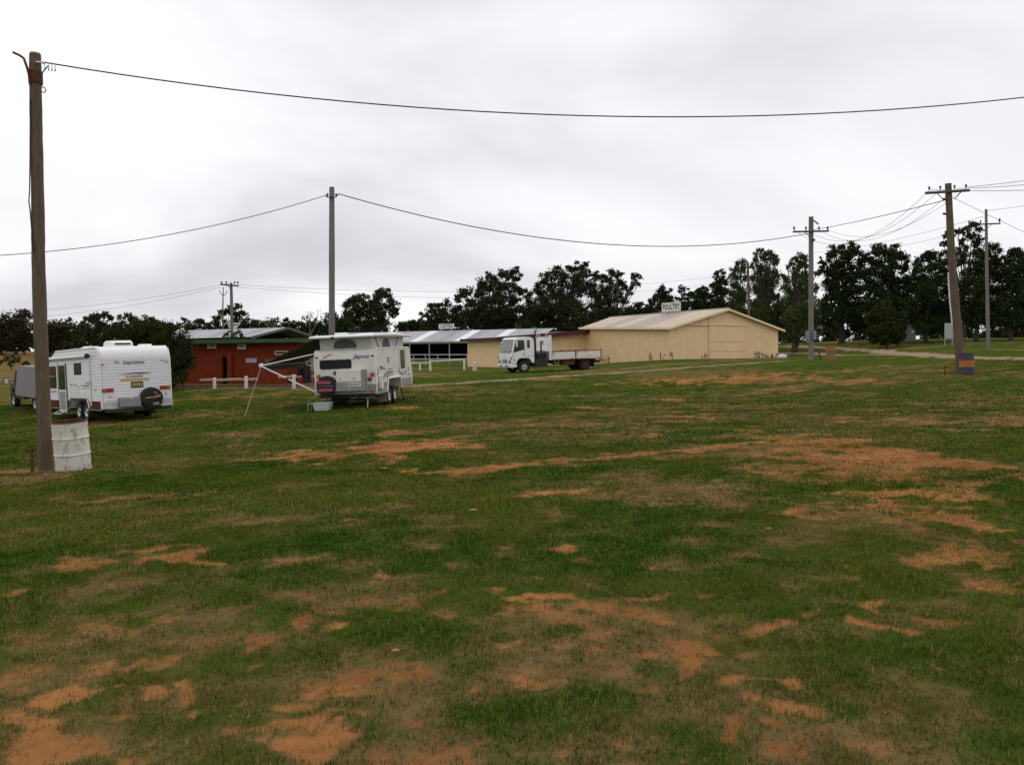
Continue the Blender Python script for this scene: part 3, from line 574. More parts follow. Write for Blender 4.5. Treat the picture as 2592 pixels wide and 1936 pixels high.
# distant wood that closes the horizon: one mass
g = np.random.default_rng(5); bl_ = []
for k_ in range(900):
    px_ = -500 + (k_ % 150) * 24; row = k_ // 150
    base, rows = (852, 3) if px_ < 640 else ((836, 3) if px_ < 1080 else ((806, 4) if px_ < 1700 else (786, 6)))
    if row < rows: bl_.append((px_ + g.uniform(-15,15), base + row * 17 + g.uniform(-16, 8), g.uniform(13, 24)))
V, F, C, _ = leaves(bl_, 175, .42, .95, 99, cols=GUM)
wo_ = bpy.data.objects.new('distant_wood', npmesh('distant_wood', V, F, C)); wo_.data.materials.append(LEAFM); COL.objects.link(wo_); wo_['kind'] = 'stuff'; wo_['label'] = 'far dark belt of bush closing the horizon'; wo_['category'] = 'wood'

# ================================================================ BUILDINGS
UP = Vector((0, 0, 1))
def local(P, u):                      # upright frame at P, x along u
    return frame((P[0], P[1], P[2]), u, upright=True)
# ---- poultry shed: x along the gable wall, y along the shed, z up
PS = Vector((13.07, 72.0, 0)); zb = h(13.07, 72) - .35
T = thing('poultry_shed', 'long tan painted shed with a wide low gable and sliding door', 'shed', local((13.07, 72.0, zb), (.875, .484)))
EA, RI, W_, LN = 3.94 - zb, 5.60 - zb, 12.4, 16.9
def gz(u): return EA + (RI - EA) * (1 - abs(u - W_/2) / (W_/2))
# gable wall sheets, each its own
ns = 13
for k in range(ns):
    u0, u1 = W_ * k / ns, W_ * (k + 1) / ns; us = [u0 + .006, u1 - .006]
    if us[0] < W_/2 < us[1]: us = [us[0], W_/2, us[1]]
    mb = MB(); mb.prism([(us[0], 0), (us[-1], 0)] + [(u, gz(u) - .06) for u in reversed(us)], 'y', .0 + .004 * (k % 2), .14)
    part('wall_sheet', mb, TAN, T)
sk = lambda v: .45 * v / 12.5                    # the old eave creeps up towards the back
mb = MB(); mb.add([(0,.15,0),(0,12.6,0),(0,12.6,EA+.42),(0,.15,EA-.05),(.2,.15,0),(.2,12.6,0),(.2,12.6,EA+.42),(.2,.15,EA-.05)], [(0,1,2,3),(7,6,5,4),(0,4,5,1),(1,5,6,2),(2,6,7,3),(3,7,4,0)])
part('side_wall', mb, TANW, T)
mb = MB(); mb.add([(W_-.2,.15,0),(W_-.2,LN,0),(W_-.2,LN,EA),(W_-.2,.15,EA),(W_,.15,0),(W_,LN,0),(W_,LN,EA),(W_,.15,EA)], [(0,1,2,3),(7,6,5,4),(0,4,5,1),(1,5,6,2),(2,6,7,3),(3,7,4,0)])
part('side_wall', mb, TANW, T)
mb = MB(); mb.add([(0,12.6,0),(W_/2,LN,0),(W_/2,LN,RI-.1),(0,12.6,EA+.4)], [(0,1,2,3)]); mb.add([(W_/2,LN,0),(W_,LN,0),(W_,LN,EA),(W_/2,LN,RI-.1)], [(0,1,2,3)])
part('back_wall', mb, TAN, T)
nr_ = 8; rg = random.Random(3)
for k in range(nr_):
    f0, f1 = k / nr_, (k + 1) / nr_
    lo = lambda f: Vector((-.35, -.35 + (13.1) * f, EA - .02 + sk(13 * f))); hi = lambda f: Vector((W_/2, -.35 + (LN + .7) * f, RI + .05))
    e = .006 * (k % 2); q = [lo(f0), lo(f1), hi(f1), hi(f0)]; q = [p + UP * e for p in q]
    part('roof_sheet', MB().slab(q, .05), RFT2 if k in (2, 3, 5) else RFT, T)
    lo2 = lambda f: Vector((W_ + .45, -.35 + (LN + .7) * f, EA - .10)); q = [hi(f0), hi(f1), lo2(f1), lo2(f0)]; q = [p + UP * (e - .002) for p in q]
    part('roof_sheet', MB().slab(q, .05), RFT, T)
mb = MB(); mb.tube([(W_/2, -.36, RI + .06), (W_/2, LN + .36, RI + .06)], .07, 6); part('ridge_cap', mb, RFT2, T)
mb = MB(); mb.bx(-.50, -.36, -.38, 12.9, -.12, .05); 
for i_, v in enumerate(mb.v): mb.v[i_] = (v[0], v[1], v[2] + EA - .03 + sk(max(v[1], 0)))
part('gutter', mb, TRIM, T)
for s_ in (0, 1):
    mb = MB(); u0, u1 = (-.38, W_/2) if s_ == 0 else (W_/2, W_ + .48)
    z0, z1 = (EA - .06, RI) if s_ == 0 else (RI, EA - .14)
    mb.add([(u0,-.40,z0-.13),(u1,-.40,z1-.13),(u1,-.40,z1+.05),(u0,-.40,z0+.05),(u0,-.36,z0-.13),(u1,-.36,z1-.13),(u1,-.36,z1+.05),(u0,-.36,z0+.05)], [(0,1,2,3),(7,6,5,4),(0,4,5,1),(1,5,6,2),(2,6,7,3),(3,7,4,0)])
    part('barge_board', mb, TRIM, T)
D = part('sliding_door', MB().bx(4.36, 8.5, -.07, -.015, .12, EA + .22), TAN, T, bevel=.01)
for z_ in (1.05, 1.85): part('door_rail', MB().bx(4.4, 8.4, -.10, -.072, z_, z_ + .06), TAN, D)
part('door_track', MB().bx(1.1, 8.7, -.13, -.02, EA + .23, EA + .32), TAN, T)
part('door_post', MB().bx(4.22, 4.33, -.12, -.02, .1, EA + .22), TAN, T); part('door_post', MB().bx(4.25, 4.33, -.09, -.02, EA + .33, gz(4.3) - .12), TAN, T)
# sign on the ridge
S = thing('poultry_sign', 'white poultry sign board standing on the tan shed ridge', 'sign', T.matrix_world @ Matrix.Translation((W_/2 - .1, 7.2, RI + .02)), 'animal shed signs')
part('board', MB().bx(-.03, .03, -1.35, 1.35, .14, 1.0), SIGN, S, bevel=.01)
for y_ in (-.9, .9): part('post', MB().bx(-.02, .02, y_ - .04, y_ + .04, -.25, .16), SIGN, S)
text('lettering', 'POULTRY', .74, SIGNT, S, facing((-.034, 0, .55), (0,-1,0), UP), xs=.76, bold=.02)
fr = MB(); fr.bx(-.045,-.031,-1.35,1.35,.95,1.0); fr.bx(-.045,-.031,-1.35,1.35,.14,.19); fr.bx(-.045,-.031,-1.35,-1.30,.19,.95); fr.bx(-.045,-.031,1.30,1.35,.19,.95); part('sign_frame', fr, WTIM, S)

# ---- tan annex with dark red fascia
A, B2 = at(1264, 905, 78), at(1492, 905, 83.2); za = min(h(A.x, A.y), h(B2.x, B2.y)) - .3
u = (B2 - A); u.z = 0; LA = u.length; u.normalize()
T = thing('tan_annex', 'low tan store room with dark red skillion roof behind the truck', 'shed', local((A.x, A.y, za), u))
tl, trr = at(1247, 857, 77.3).z - za, at(1458, 838, 81.5).z - za
mb = MB(); mb.add([(0,0,0),(LA,0,0),(LA,0,trr),(0,0,tl),(0,6,0),(LA,6,0),(LA,6,trr),(0,6,tl)], [(0,1,2,3),(7,6,5,4),(0,4,5,1),(1,5,6,2),(3,7,4,0)]); part('wall', mb, TANW, T)
mb = MB().slab([(-.6,-.7,tl+.05),(LA+.1,-.7,trr+.12),(LA+.1,6.3,trr+.12),(-.6,6.3,tl+.05)], .1); part('roof', mb, GALV2, T)
mb = MB(); mb.add([(-.62,-.76,tl-.22),(LA+.1,-.76,trr-.18),(LA+.1,-.76,trr+.20),(-.62,-.76,tl+.12),(-.62,-.71,tl-.22),(LA+.1,-.71,trr-.18),(LA+.1,-.71,trr+.20),(-.62,-.71,tl+.12)], [(0,1,2,3),(7,6,5,4),(0,4,5,1),(1,5,6,2),(2,6,7,3),(3,7,4,0)])
part('fascia', mb, DKRED, T)
mb = MB(); mb.add([(-.66,-.70,tl-.14),(-.66,6.3,tl-.14),(-.66,6.3,tl+.10),(-.66,-.70,tl+.10),(-.61,-.70,tl-.14),(-.61,6.3,tl-.14),(-.61,6.3,tl+.10),(-.61,-.70,tl+.10)], [(0,1,2,3),(7,6,5,4),(0,4,5,1),(1,5,6,2),(2,6,7,3),(3,7,4,0)]); part('fascia', mb, DKRED, T)

# ---- cattle shed: x runs left along the eave, y away
R0 = Vector((2.85, 102.4, 0)); zc = h(2.85, 102.4) - .5
cu = Vector((-.92, .39, 0)); 
T = thing('cattle_shed', 'long low open-fronted shed with grey iron roof behind the pop-top caravan', 'shed', local((R0.x, R0.y, zc), cu))
# with x to the left, local y points toward the camera, so depth is negative y
LC, DP = 31.0, 5.0; EC, RC = 3.72 - zc, 5.15 - zc
nsh = 26
for k in range(nsh):
    a0, a1 = -.4 + (LC + .8) * k / nsh, -.4 + (LC + .8) * (k + 1) / nsh; e = .006 * (k % 2)
    clear = k in (4, 8, 13, 18)
    m_ = CLEAR if clear else (GALV2 if k % 3 == 1 else GALV)
    part('clear_roof_sheet' if clear else 'roof_sheet', MB().slab([(a0,.5,EC-.05+e),(a1,.5,EC-.05+e),(a1,-DP,RC+e),(a0,-DP,RC+e)], .04), m_, T)
mb = MB().slab([(-.4,-DP,RC),(LC+.4,-DP,RC),(LC+.4,-2*DP-.5,EC-.05),(-.4,-2*DP-.5,EC-.05)], .04); part('rear_roof', mb, GALV2, T)
mb = MB(); mb.bx(-.4, LC + .4, .38, .46, EC - .32, EC - .13); part('eave_beam', mb, mat('eave_trim', (.36,.33,.28), .7), T)
part('gutter', MB().bx(-.45, LC + .45, .52, .62, EC - .16, EC - .05), mat('gutter_paint', (.42,.40,.35), .6), T)
for k in range(12): part('post', MB().bx(.1 + 2.78 * k, .2 + 2.78 * k, .22, .32, 0, EC - .12), PIPE, T)
part('back_wall', MB().bx(0, LC, -2*DP, -2*DP + .1, 0, EC), DARKI, T)  # back and end walls coloured near-black to paint in the shed's inner shade
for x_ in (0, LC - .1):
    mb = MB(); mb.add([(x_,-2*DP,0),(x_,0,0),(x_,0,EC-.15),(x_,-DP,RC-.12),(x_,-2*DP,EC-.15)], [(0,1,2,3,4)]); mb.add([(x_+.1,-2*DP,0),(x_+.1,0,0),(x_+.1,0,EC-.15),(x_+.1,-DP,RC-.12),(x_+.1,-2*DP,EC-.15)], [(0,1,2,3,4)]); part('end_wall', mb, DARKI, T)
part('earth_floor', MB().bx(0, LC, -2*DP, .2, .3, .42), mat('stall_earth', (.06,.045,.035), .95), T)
for k in range(10): part('stall_rail', MB().bx(1 + 3 * k, 3.6 + 3 * k, -4.1, -4.04, 1.2, 1.28), DARKM, T)
S = thing('cattle_sign', 'white cattle sign board standing on the grey iron ridge', 'sign', T.matrix_world @ Matrix.Translation((14.35, -DP, RC + .14)), 'animal shed signs')
part('board', MB().bx(-1.1, 1.1, -.03, .03, .10, .74), SIGN, S, bevel=.01)
for x_ in (-.7, .7): part('post', MB().bx(x_ - .04, x_ + .04, -.02, .02, -.3, .12), SIGN, S)
text('lettering', 'CATTLE', .60, SIGNT, S, facing((0, .034, .41), (-1,0,0), UP), xs=.82, bold=.018)

# ---- sheep shed
P0, P1 = at(640, 905, 69), at(792, 905, 73); u = P1 - P0; u.z = 0; WS = u.length; u.normalize(); zs = h(P0.x, P0.y) - .4
T = thing('sheep_shed', 'grey iron roofed open shed behind the red toilet block', 'shed', local((P0.x, P0.y, zs), u))
ES, RS = 3.42 - zs, 4.22 - zs; v2 = u.cross(UP) * -1
apx = .55 * WS; LS = 14.0
def far_pt(px, py, Y): return T.matrix_world.inverted() @ at(px, py, Y)
FA = far_pt(452, 834, 76.5); FL = far_pt(436, 853, 72.5); FL.z = ES; FA.z = RS
ns = 9
for k in range(ns):
    f0, f1 = k/ns, (k+1)/ns; a0 = Vector((-.3,-.3,ES)); b0 = Vector((apx,-.3,RS)); e = UP * (.006 * (k % 2))
    part('roof_sheet', MB().slab([a0.lerp(FL,f0)+e, a0.lerp(FL,f1)+e, b0.lerp(FA,f1)+e, b0.lerp(FA,f0)+e], .04), GALV2 if k % 3 == 1 else GALV, T)
FR = FA + (FA - FL) * .8; FR.z = ES
part('rear_roof', MB().slab([(apx,-.3,RS), tuple(FA), tuple(FR), (WS+.3,-.3,ES)], .04), GALV2, T)
for (xa, za_, xb, zb_) in ((-.3, ES, apx, RS), (apx, RS, WS + .3, ES)):
    mb = MB(); mb.add([(xa,-.36,za_-.16),(xb,-.36,zb_-.16),(xb,-.36,zb_+.03),(xa,-.36,za_+.03),(xa,-.31,za_-.16),(xb,-.31,zb_-.16),(xb,-.31,zb_+.03),(xa,-.31,za_+.03)], [(0,1,2,3),(7,6,5,4),(0,4,5,1),(1,5,6,2),(2,6,7,3),(3,7,4,0)]); part('barge_board', mb, mat('weathered_barge', (.12,.11,.11), .7), T)
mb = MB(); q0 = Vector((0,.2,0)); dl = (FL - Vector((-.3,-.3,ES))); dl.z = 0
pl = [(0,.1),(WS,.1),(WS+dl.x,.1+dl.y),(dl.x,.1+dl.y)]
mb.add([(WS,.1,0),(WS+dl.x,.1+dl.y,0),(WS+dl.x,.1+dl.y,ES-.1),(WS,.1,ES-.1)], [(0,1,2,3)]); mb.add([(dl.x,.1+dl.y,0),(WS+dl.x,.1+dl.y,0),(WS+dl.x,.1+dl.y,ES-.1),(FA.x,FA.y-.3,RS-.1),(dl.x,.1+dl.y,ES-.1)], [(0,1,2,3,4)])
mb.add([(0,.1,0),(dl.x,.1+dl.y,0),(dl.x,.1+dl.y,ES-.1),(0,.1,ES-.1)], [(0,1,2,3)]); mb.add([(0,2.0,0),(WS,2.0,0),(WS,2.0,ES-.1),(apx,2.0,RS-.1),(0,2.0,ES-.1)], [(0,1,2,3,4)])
part('wall', mb, DARKI, T)  # near-black walls, one across the gable, carry the interior shade as colour
for x_ in (.05, apx, WS - .1): part('post', MB().bx(x_, x_ + .1, -.1, 0, 0, ES - .05), PIPE, T)
Sp = at(590, 827, 75.2); 
S = thing('sheep_sign', 'white sheep sign board on the grey ridge, half hidden by a pole', 'sign', frame((Sp.x, Sp.y, zs + RS + .08), u, upright=True), 'animal shed signs')
part('board', MB().bx(-.42, .42, -.03, .03, .12, .52), SIGN, S, bevel=.01)
for x_ in (-.3, .3): part('post', MB().bx(x_ - .03, x_ + .03, -.02, .02, -.2, .14), SIGN, S)
text('lettering', 'SHEEP', .27, SIGNT, S, facing((0, -.034, .32), (1,0,0), UP), bold=.008)

# ---- red toilet block: x along the front wall (to the right), y away, z up
P0, P1 = at(452, 905, 49.0), at(754, 905, 47.2); u = P1 - P0; u.z = 0; WT = u.length; u.normalize(); zt = h(P1.x, P1.y) - .25
T = thing('toilet_block', 'low red brick toilet block with green fascia and two white signs', 'building', local((P0.x, P0.y, zt), u))
TI = T.matrix_world.inverted()
def tx(px): 
    d = ray(px, 905); n_ = u.cross(UP); t_ = (P0 - EYE).dot(n_) / d.dot(n_); return (TI @ (EYE + d * t_)).x
def tz(px, py):
    d = ray(px, py); n_ = u.cross(UP); t_ = (P0 - EYE).dot(n_) / d.dot(n_); return (TI @ (EYE + d * t_)).z
HT = 2.66 - zt; o0, o1 = tx(561), tx(577); ol = tz(570, 903); DT = 5.5
part('wall', MB().bx(0, o0, 0, .22, 0, HT), REDB, T); part('wall', MB().bx(o1, WT, 0, .22, 0, HT), REDB, T); part('lintel', MB().bx(o0 + .002, o1 - .002, .004, .216, ol, HT - .003), REDB, T)
part('wall', MB().bx(0, .22, .225, DT, 0, HT - .003), REDB, T); part('wall', MB().bx(WT - .22, WT, .225, DT, 0, HT - .003), REDB, T); part('wall', MB().bx(.23, WT - .23, DT - .22, DT, 0, HT - .003), REDB, T)
part('inner_wall', MB().bx(o0 - .5, o1 + .5, 1.4, 1.5, 0, HT - .01), REDB, T)
part('buttress', MB().bx(o1 + .01, tx(589), -.14, -.004, 0, tz(580, 897)), REDB, T)
part('screen_wall', MB().bx(tx(668), WT - .02, -1.4, -1.2, 0, tz(700, 921) - .05), REDB, T); part('screen_wall', MB().bx(tx(668), tx(668) + .2, -1.19, -.005, 0, tz(700, 921) - .06), REDB, T)
part('louvre', MB().bx(tx(672), WT - .3, -.06, -.004, tz(700, 921) - .05, tz(700, 908)), mat('grey_louvre', (.12,.12,.12), .7), T)
wz0, wz1 = tz(710, 898), tz(710, 888)
W = part('window', MB().bx(tx(697), tx(730), -.05, -.003, wz0, wz1), WTIM, T); part('pane', MB().bx(tx(697)+.07, tx(730)-.07, -.06, -.052, wz0+.05, wz1-.05), GLASS, W)
part('roof', MB().bx(-.3, WT + .35, -.6, DT + .3, HT + .01, HT + .04), GALV2, T)
part('fascia', MB().bx(-.35, WT + .4, -.68, -.61, HT - .15, HT + .06), GRNP, T, bevel=.01); part('fascia', MB().bx(WT + .36, WT + .42, -.605, DT + .3, HT - .15, HT + .06), GRNP, T)
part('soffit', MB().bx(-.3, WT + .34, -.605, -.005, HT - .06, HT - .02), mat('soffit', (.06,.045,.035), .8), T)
for px0, px1, py0, py1, s_ in ((526,548,871,882,'Ladies'),(602,623,872,884,'Mens'),(623,650,907,918,None)):
    x0, x1, zz0, zz1 = tx(px0), tx(px1), tz(px0, py1), tz(px0, py0)
    S = part('sign', MB().bx(x0, x1, -.035, -.003, zz0, zz1), SIGN if s_ else mat('notice_print', (.40,.40,.46), .6, .35, 9), T, label='white %s sign board' % s_.lower() if s_ else 'pale notice board')
    if s_: text('lettering', s_, .19, INK, S, facing(((x0+x1)/2, -.038, (zz0+zz1)/2 + .02), (1,0,0), UP), shear=.15, xs=.85, bold=.006)
D = part('door', MB().bx(WT + .02, WT + .06, .6, 1.5, 0, 2.1), DARKI, T)
part('paving', MB().bx(-.5, WT + 1.2, -1.9, -.3, .18, .31), mat('reddish_paving', (.17,.085,.06), .9, .25, 3), T)

# ---- log barriers in front of the toilet block
def barrier(label, rail, posts, Y):
    B = gxy(posts[0][0], Y); T = thing('log_barrier', label, 'barrier', Matrix.Translation(B), 'low log barriers')
    pa, pb = at(rail[0], rail[2], Y) - B, at(rail[1], rail[3], Y) - B
    k = 6; P = [pa.lerp(pb, i / k) + Vector((0, 0, .012 * math.sin(i * 2.1))) for i in range(k + 1)]
    part('rail', MB().tube(P, [.075, .08, .07, .078, .08, .07, .072], 8), LTIM, T, True)
    for px, py in posts:
        g_ = gxy(px, Y - .12) - B; t_ = at(px, py, Y - .12) - B
        part('post', MB().tube([g_ - UP * .25, (g_ + t_) / 2, t_, t_ + UP * .02], [.095, .09, .085, .06], 8), WTIM, T, True)
barrier('log rail on two white posts in front of the toilet block', (506, 652, 963, 960), ((543, 957), (623, 953)), 44.5)
barrier('log rail on one white post seen under the awning', (705, 762, 955, 953), ((744, 949),), 44.0)
barrier('pale log rail showing between the clothesline and the pop-top', (784, 860, 954, 953), ((830, 950),), 44.0)

# ---- white timber fence and pipe fence beside the cattle shed
def fence_post(P, top, r, m_, T): return part('post', MB().tube([P - UP * .3, (P + top) / 2, top], [r, r * .95, r * .9], 8), m_, T, True)
F0 = gxy(1175, 70); T = thing('white_rail_fence', 'white timber rail fence ending right of the pop-top caravan', 'fence', Matrix.Translation(F0))
for px, py, Y, r_ in ((1175,907,70,.09),(1089,911,70,.10),(1063,918,72,.085),(1010,915,73,.09)):
    fence_post(gxy(px, Y) - F0, at(px, py, Y) - F0, r_, WTIM, T)
part('rail', MB().tube([at(1089,915,70)-F0, at(1130,913,70)-F0, at(1175,910,70)-F0], .05, 6), WTIM, T); part('rail', MB().tube([at(1000,919,73)-F0, at(1063,919,72)-F0, at(1088,918,70.3)-F0], .05, 6), WTIM, T)
for k, (px, tp, lab) in enumerate(((1198,1201,'left of two weathered white bollards leaning together near the truck'),(1204,1203,'right of two weathered white bollards leaning together near the truck'))):
    P = gxy(px, 67 - .2 * k); b_ = thing('bollard', lab, 'bollard', Matrix.Translation(P), 'white bollards'); t_ = at(tp, 917 + k, 67 - .2*k) - P
    part('post', MB().tube([Vector((0,0,-.2)), t_ * .5, t_], [.085, .08, .07], 8), RUSTW, b_, True); part('cap', MB().tube([t_, t_ + UP * .03], [.072, .05], 8), WTIM, b_, True)
F0 = gxy(1138, 92); T = thing('pipe_fence', 'galvanised pipe fence in front of the open cattle shed', 'fence', Matrix.Translation(F0))
xs_ = [985, 1016, 1047, 1077, 1108, 1138, 1182, 1262]
for px in xs_: fence_post(gxy(px, 92) - F0, at(px, 897, 92) - F0, .05, PIPE, T)
for dy in (898, 909): part('rail', MB().tube([at(x_, dy, 92) - F0 for x_ in xs_[:-1]], .045, 6), PIPE, T)
G0 = gxy(1186, 91.5); T = thing('pipe_gate', 'galvanised pipe gate with rounded corners left of the truck cab', 'gate', Matrix.Translation(G0))
q = [at(*p, 91.5) - G0 for p in ((1186,914),(1186,900),(1189,897),(1228,896),(1231,899),(1231,913),(1228,915),(1189,916),(1186,914))]
part('gate_frame', MB().tube(q, .04, 6, False), PIPE, T); part('gate_bar', MB().tube([at(1186,906,91.5)-G0, at(1231,905,91.5)-G0], .03, 6), PIPE, T); part('gate_bar', MB().tube([at(1214,897,91.5)-G0, at(1214,915,91.5)-G0], .03, 6), PIPE, T)
G0 = gxy(1262, 92); T = thing('pipe_fence', 'short pipe fence length between the gate and the tan annex', 'fence', Matrix.Translation(G0))
for dy in (897, 905): part('rail', MB().tube([at(1233,dy,92)-G0, at(1268,dy-1,92)-G0], .045, 6), PIPE, T)
for px in (1234, 1267): fence_post(gxy(px, 92) - G0, at(px, 896, 92) - G0, .05, PIPE, T)
# white drum just inside the cattle shed
P = gxy(1250, 98); P.z = max(P.z, h(P.x,P.y)); o = part('water_drum', MB().lathe([(.0,0),(.42,0),(.44,.03),(.44,.45),(.42,.9),(.44,.93),(.40,.95),(0,.95)], 16), WHITE, None, True); o.location = P; tag(o, 'pale drum standing at the front of the cattle shed', 'drum')

# ---- grey shack and pale board among the trees on the right
P = gxy(2302, 93); T = thing('garden_shack', 'small grey gabled shack half hidden by the roadside bush', 'shed', frame(P, (.9, .43), upright=True)); SH = mat('grey_weatherboard', (.20,.19,.20), .8)
mb = MB(); mb.prism([(-1.0,-.3),(1.0,-.3),(1.0,1.55),(.0,2.1),(-1.0,1.55)], 'y', 0, 2.4); part('wall', mb, SH, T)
for s_ in (-1, 1): part('roof_sheet', MB().slab([(0,-.15,2.18),(0,2.55,2.18),(s_*1.2,2.55,1.5),(s_*1.2,-.15,1.5)], .04), GALV2, T)
W = part('window', MB().bx(.25, .65, -.03, -.002, .85, 1.35), WTIM, T); part('pane', MB().bx(.3, .6, -.036, -.031, .9, 1.3), SIGN, W)
P = gxy(2402, 81); T = thing('pale_board', 'pale grey board standing under the trees beside the leaning pole', 'board', frame(P, (1,.1), upright=True)); bz = at(2402,857,81).z - P.z; tz_ = at(2402,818,81).z - P.z
part('panel', MB().bx(-.42, .42, 0, .05, bz, tz_), mat('pale_sheet', (.36,.38,.40), .6, .1, 3), T, bevel=.01)
for x_ in (-.36, .36): part('leg', MB().bx(x_ - .03, x_ + .03, .052, .1, -.3, tz_ - .1), PIPE, T)

# ================================================================ POLES AND WIRES
def insul(T, P, s=1.0):
    part('insulator', MB().lathe([(0,0),(.02*s,0),(.02*s,.06*s),(.05*s,.07*s),(.045*s,.12*s),(.055*s,.13*s),(.04*s,.19*s),(0,.2*s)], 8, P), PORC, T, True)
def pole(label, pxs, Y, w0, w1, m_, name='power_pole'):
    """pxs: (column,row) from top to bottom; last one is the foot"""
    P = [at(a, b_, Y) for a, b_ in pxs]; B = gxy(pxs[-1][0], Y); P[-1] = B - UP * .3
    T = thing(name, label, 'pole', Matrix.Translation(B), 'timber poles'); k = len(P)
    rs = [w0 + (w1 - w0) * i / (k - 1) for i in range(k)]; g_ = random.Random(int(pxs[0][0]))
    pts_ = []; rr_ = []
    for i in range(k - 1):
        for q in range(5):
            f = q / 5; pts_.append(P[i].lerp(P[i+1], f) - B); rr_.append((rs[i] * (1-f) + rs[i+1] * f) * g_.uniform(.97, 1.03))
    pts_.append(P[-1] - B); rr_.append(rs[-1])
    part('shaft', MB().tube(pts_, rr_, 14), m_, T, True)
    return T, B
def wire(label, A, Bp, mid=None, r=.02, sag=.5, name='overhead_wire', group='overhead wires'):
    A, Bp = Vector(A), Vector(Bp)
    if mid:
        bt = min(((abs(proj(A.lerp(Bp, t_/200))[0] - mid[0]), t_/200) for t_ in range(8, 193)))[1]
        P = A.lerp(Bp, bt); want = at(mid[0], mid[1], P.y); sag = (P.z - want.z) / (4 * bt * (1 - bt))
    n_ = 40; pts_ = [A.lerp(Bp, i/n_) - UP * (4 * sag * (i/n_) * (1 - i/n_)) - A for i in range(n_ + 1)]
    o = part(name, MB().tube(pts_, r, 5), WIRE, None, True); o.location = A
    return tag(o, label, 'wire', group)
# nearest pole with lamp bracket
T1, B1 = pole('thick bent wooden pole beside the white barrel at the left', [(89,139),(90,230),(92,352),(96,527),(97,656),(102,820),(109,996),(117,1172)], 15.9, .098, .125, POLE)
w1 = lambda a, b_, Y=15.78: at(a, b_, Y) - B1
part('pole_top', MB().tube([w1(89,139,15.9), w1(89,135,15.9)], [.098, .085], 14), DEADW, T1, True)
part('lamp_bracket', MB().tube([w1(76,212), w1(74,190), w1(68,170), w1(60,148), w1(50,141), w1(33,133)], [.028,.026,.024,.022,.02,.02], 8), RUST, T1, True)
part('steel_band', MB().tube([w1(90,182,15.9), w1(90.5,213,15.9)], .118, 14), RUST, T1, True)
part('eye_bolt', MB().tube([w1(92,157), w1(104,158), w1(112,161)], .018, 6), SILV, T1, True)
for k, px in enumerate((113, 123, 131, 139)): part('connector', MB().tube([w1(px,163+k), w1(px+.5,171+k), w1(px+.5,178+k)], [.006,.006,.014], 6), PORC, T1, True)
part('stay_strut', MB().tube([w1(97,210), w1(106,186), w1(122,167)], .012, 6), PORC, T1, True)
part('cable_loop', MB().tube([w1(104,220), w1(112,222), w1(116,228), w1(114,235), w1(105,233)], .01, 6), WIRE, T1, True)
part('conduit', MB().tube([w1(77,250), w1(76,400), w1(75,480), w1(73,510), w1(76,530), w1(85,640)], .012, 6), WIRE, T1, True)
wire('thick cable sweeping across the sky from the nearest pole', at(102,157,15.8), at(3400,108,19.0), mid=(1500,294), r=.0125)
T2, B2_ = pole('tall bare grey pole rising behind the pop-top caravan', [(840,474),(840,600),(840,845),(840,1000)], 42, .125, .165, POLEG)
w2 = lambda a, b_, Y=41.8: at(a, b_, Y) - B2_
for px in (829, 851): insul(T2, w2(px, 500)); 
part('wire_bracket', MB().tube([w2(824,497), w2(832,500), w2(848,500), w2(858,492)], .025, 6), PORC, T2)
wire('cable running left from the tall grey pole to the edge', at(828,494,41.8), at(-240,655,36), mid=(300,615), r=.017)
T3, B3 = pole('leaning crossarm pole beside the blue and orange drum', [(2400,465),(2408,640),(2420,790),(2434,938)], 38, .135, .19, POLE)
w3 = lambda a, b_, Y=37.8: at(a, b_, Y) - B3
part('crossarm', MB().tube([w3(2342,489), w3(2454,482)], .06, 4), ARM, T3)
for px in (2352, 2380, 2416, 2445): insul(T3, w3(px, 485 - (px-2342)*.06) + UP*.03, .9)
part('arm_brace', MB().tube([w3(2388,505), w3(2370,488)], .02, 5), ARM, T3); part('arm_brace', MB().tube([w3(2416,505), w3(2434,485)], .02, 5), ARM, T3)
for y_ in (504, 541): part('cable_clamp', MB().tube([w3(2387,y_), w3(2394,y_+1), w3(2396,y_)], [.05,.05,.03], 8), PORC, T3, True)
part('conduit', MB().tube([w3(2400,690), w3(2404,760), w3(2410,820)], .03, 6), SIGN, T3)
T4, B4 = pole('crossarm pole standing just right of the poultry shed', [(2053,549),(2053,700),(2053,800),(2053,909)], 56, .15, .165, POLEG)
w4 = lambda a, b_, Y=55.75: at(a, b_, Y) - B4
part('crossarm', MB().tube([w4(2007,587), w4(2098,585)], .06, 4), ARM, T4); part('crossarm', MB().tube([w4(2051,552,56), w4(2071,567,54.6)], .06, 4), ARM, T4)
for px in (2010, 2040, 2073, 2095): insul(T4, w4(px, 585) + UP*.03, 1.3)
part('arm_brace', MB().tube([w4(2050,600), w4(2036,587)], .025, 5), ARM, T4); part('cable_clamp', MB().tube([w4(2058,607), w4(2062,608)], .09, 8), PORC, T4)
for x0, x1 in ((2040, 2048), (2058, 2065)): 
    a_, b_ = w4(x0, 860), w4(x1, 837); part('meter_box', MB().bx(a_.x, b_.x, a_.y - .1, a_.y + .12, a_.z, b_.z), mat('meter_box_paint', (.20,.23,.27), .6), T4, bevel=.01)
T5, B5 = pole('thin crossarm pole at the far right of the road', [(2496,530),(2498,700),(2502,884)], 64, .09, .14, POLEG)
w5 = lambda a, b_, Y=63.8: at(a, b_, Y) - B5
part('crossarm', MB().tube([w5(2478,568), w5(2532,566)], .055, 4), ARM, T5); insul(T5, w5(2530,564), 1.6); insul(T5, w5(2482,566), 1.2); part('arm_brace', MB().tube([w5(2497,580), w5(2510,568)], .02, 5), ARM, T5)
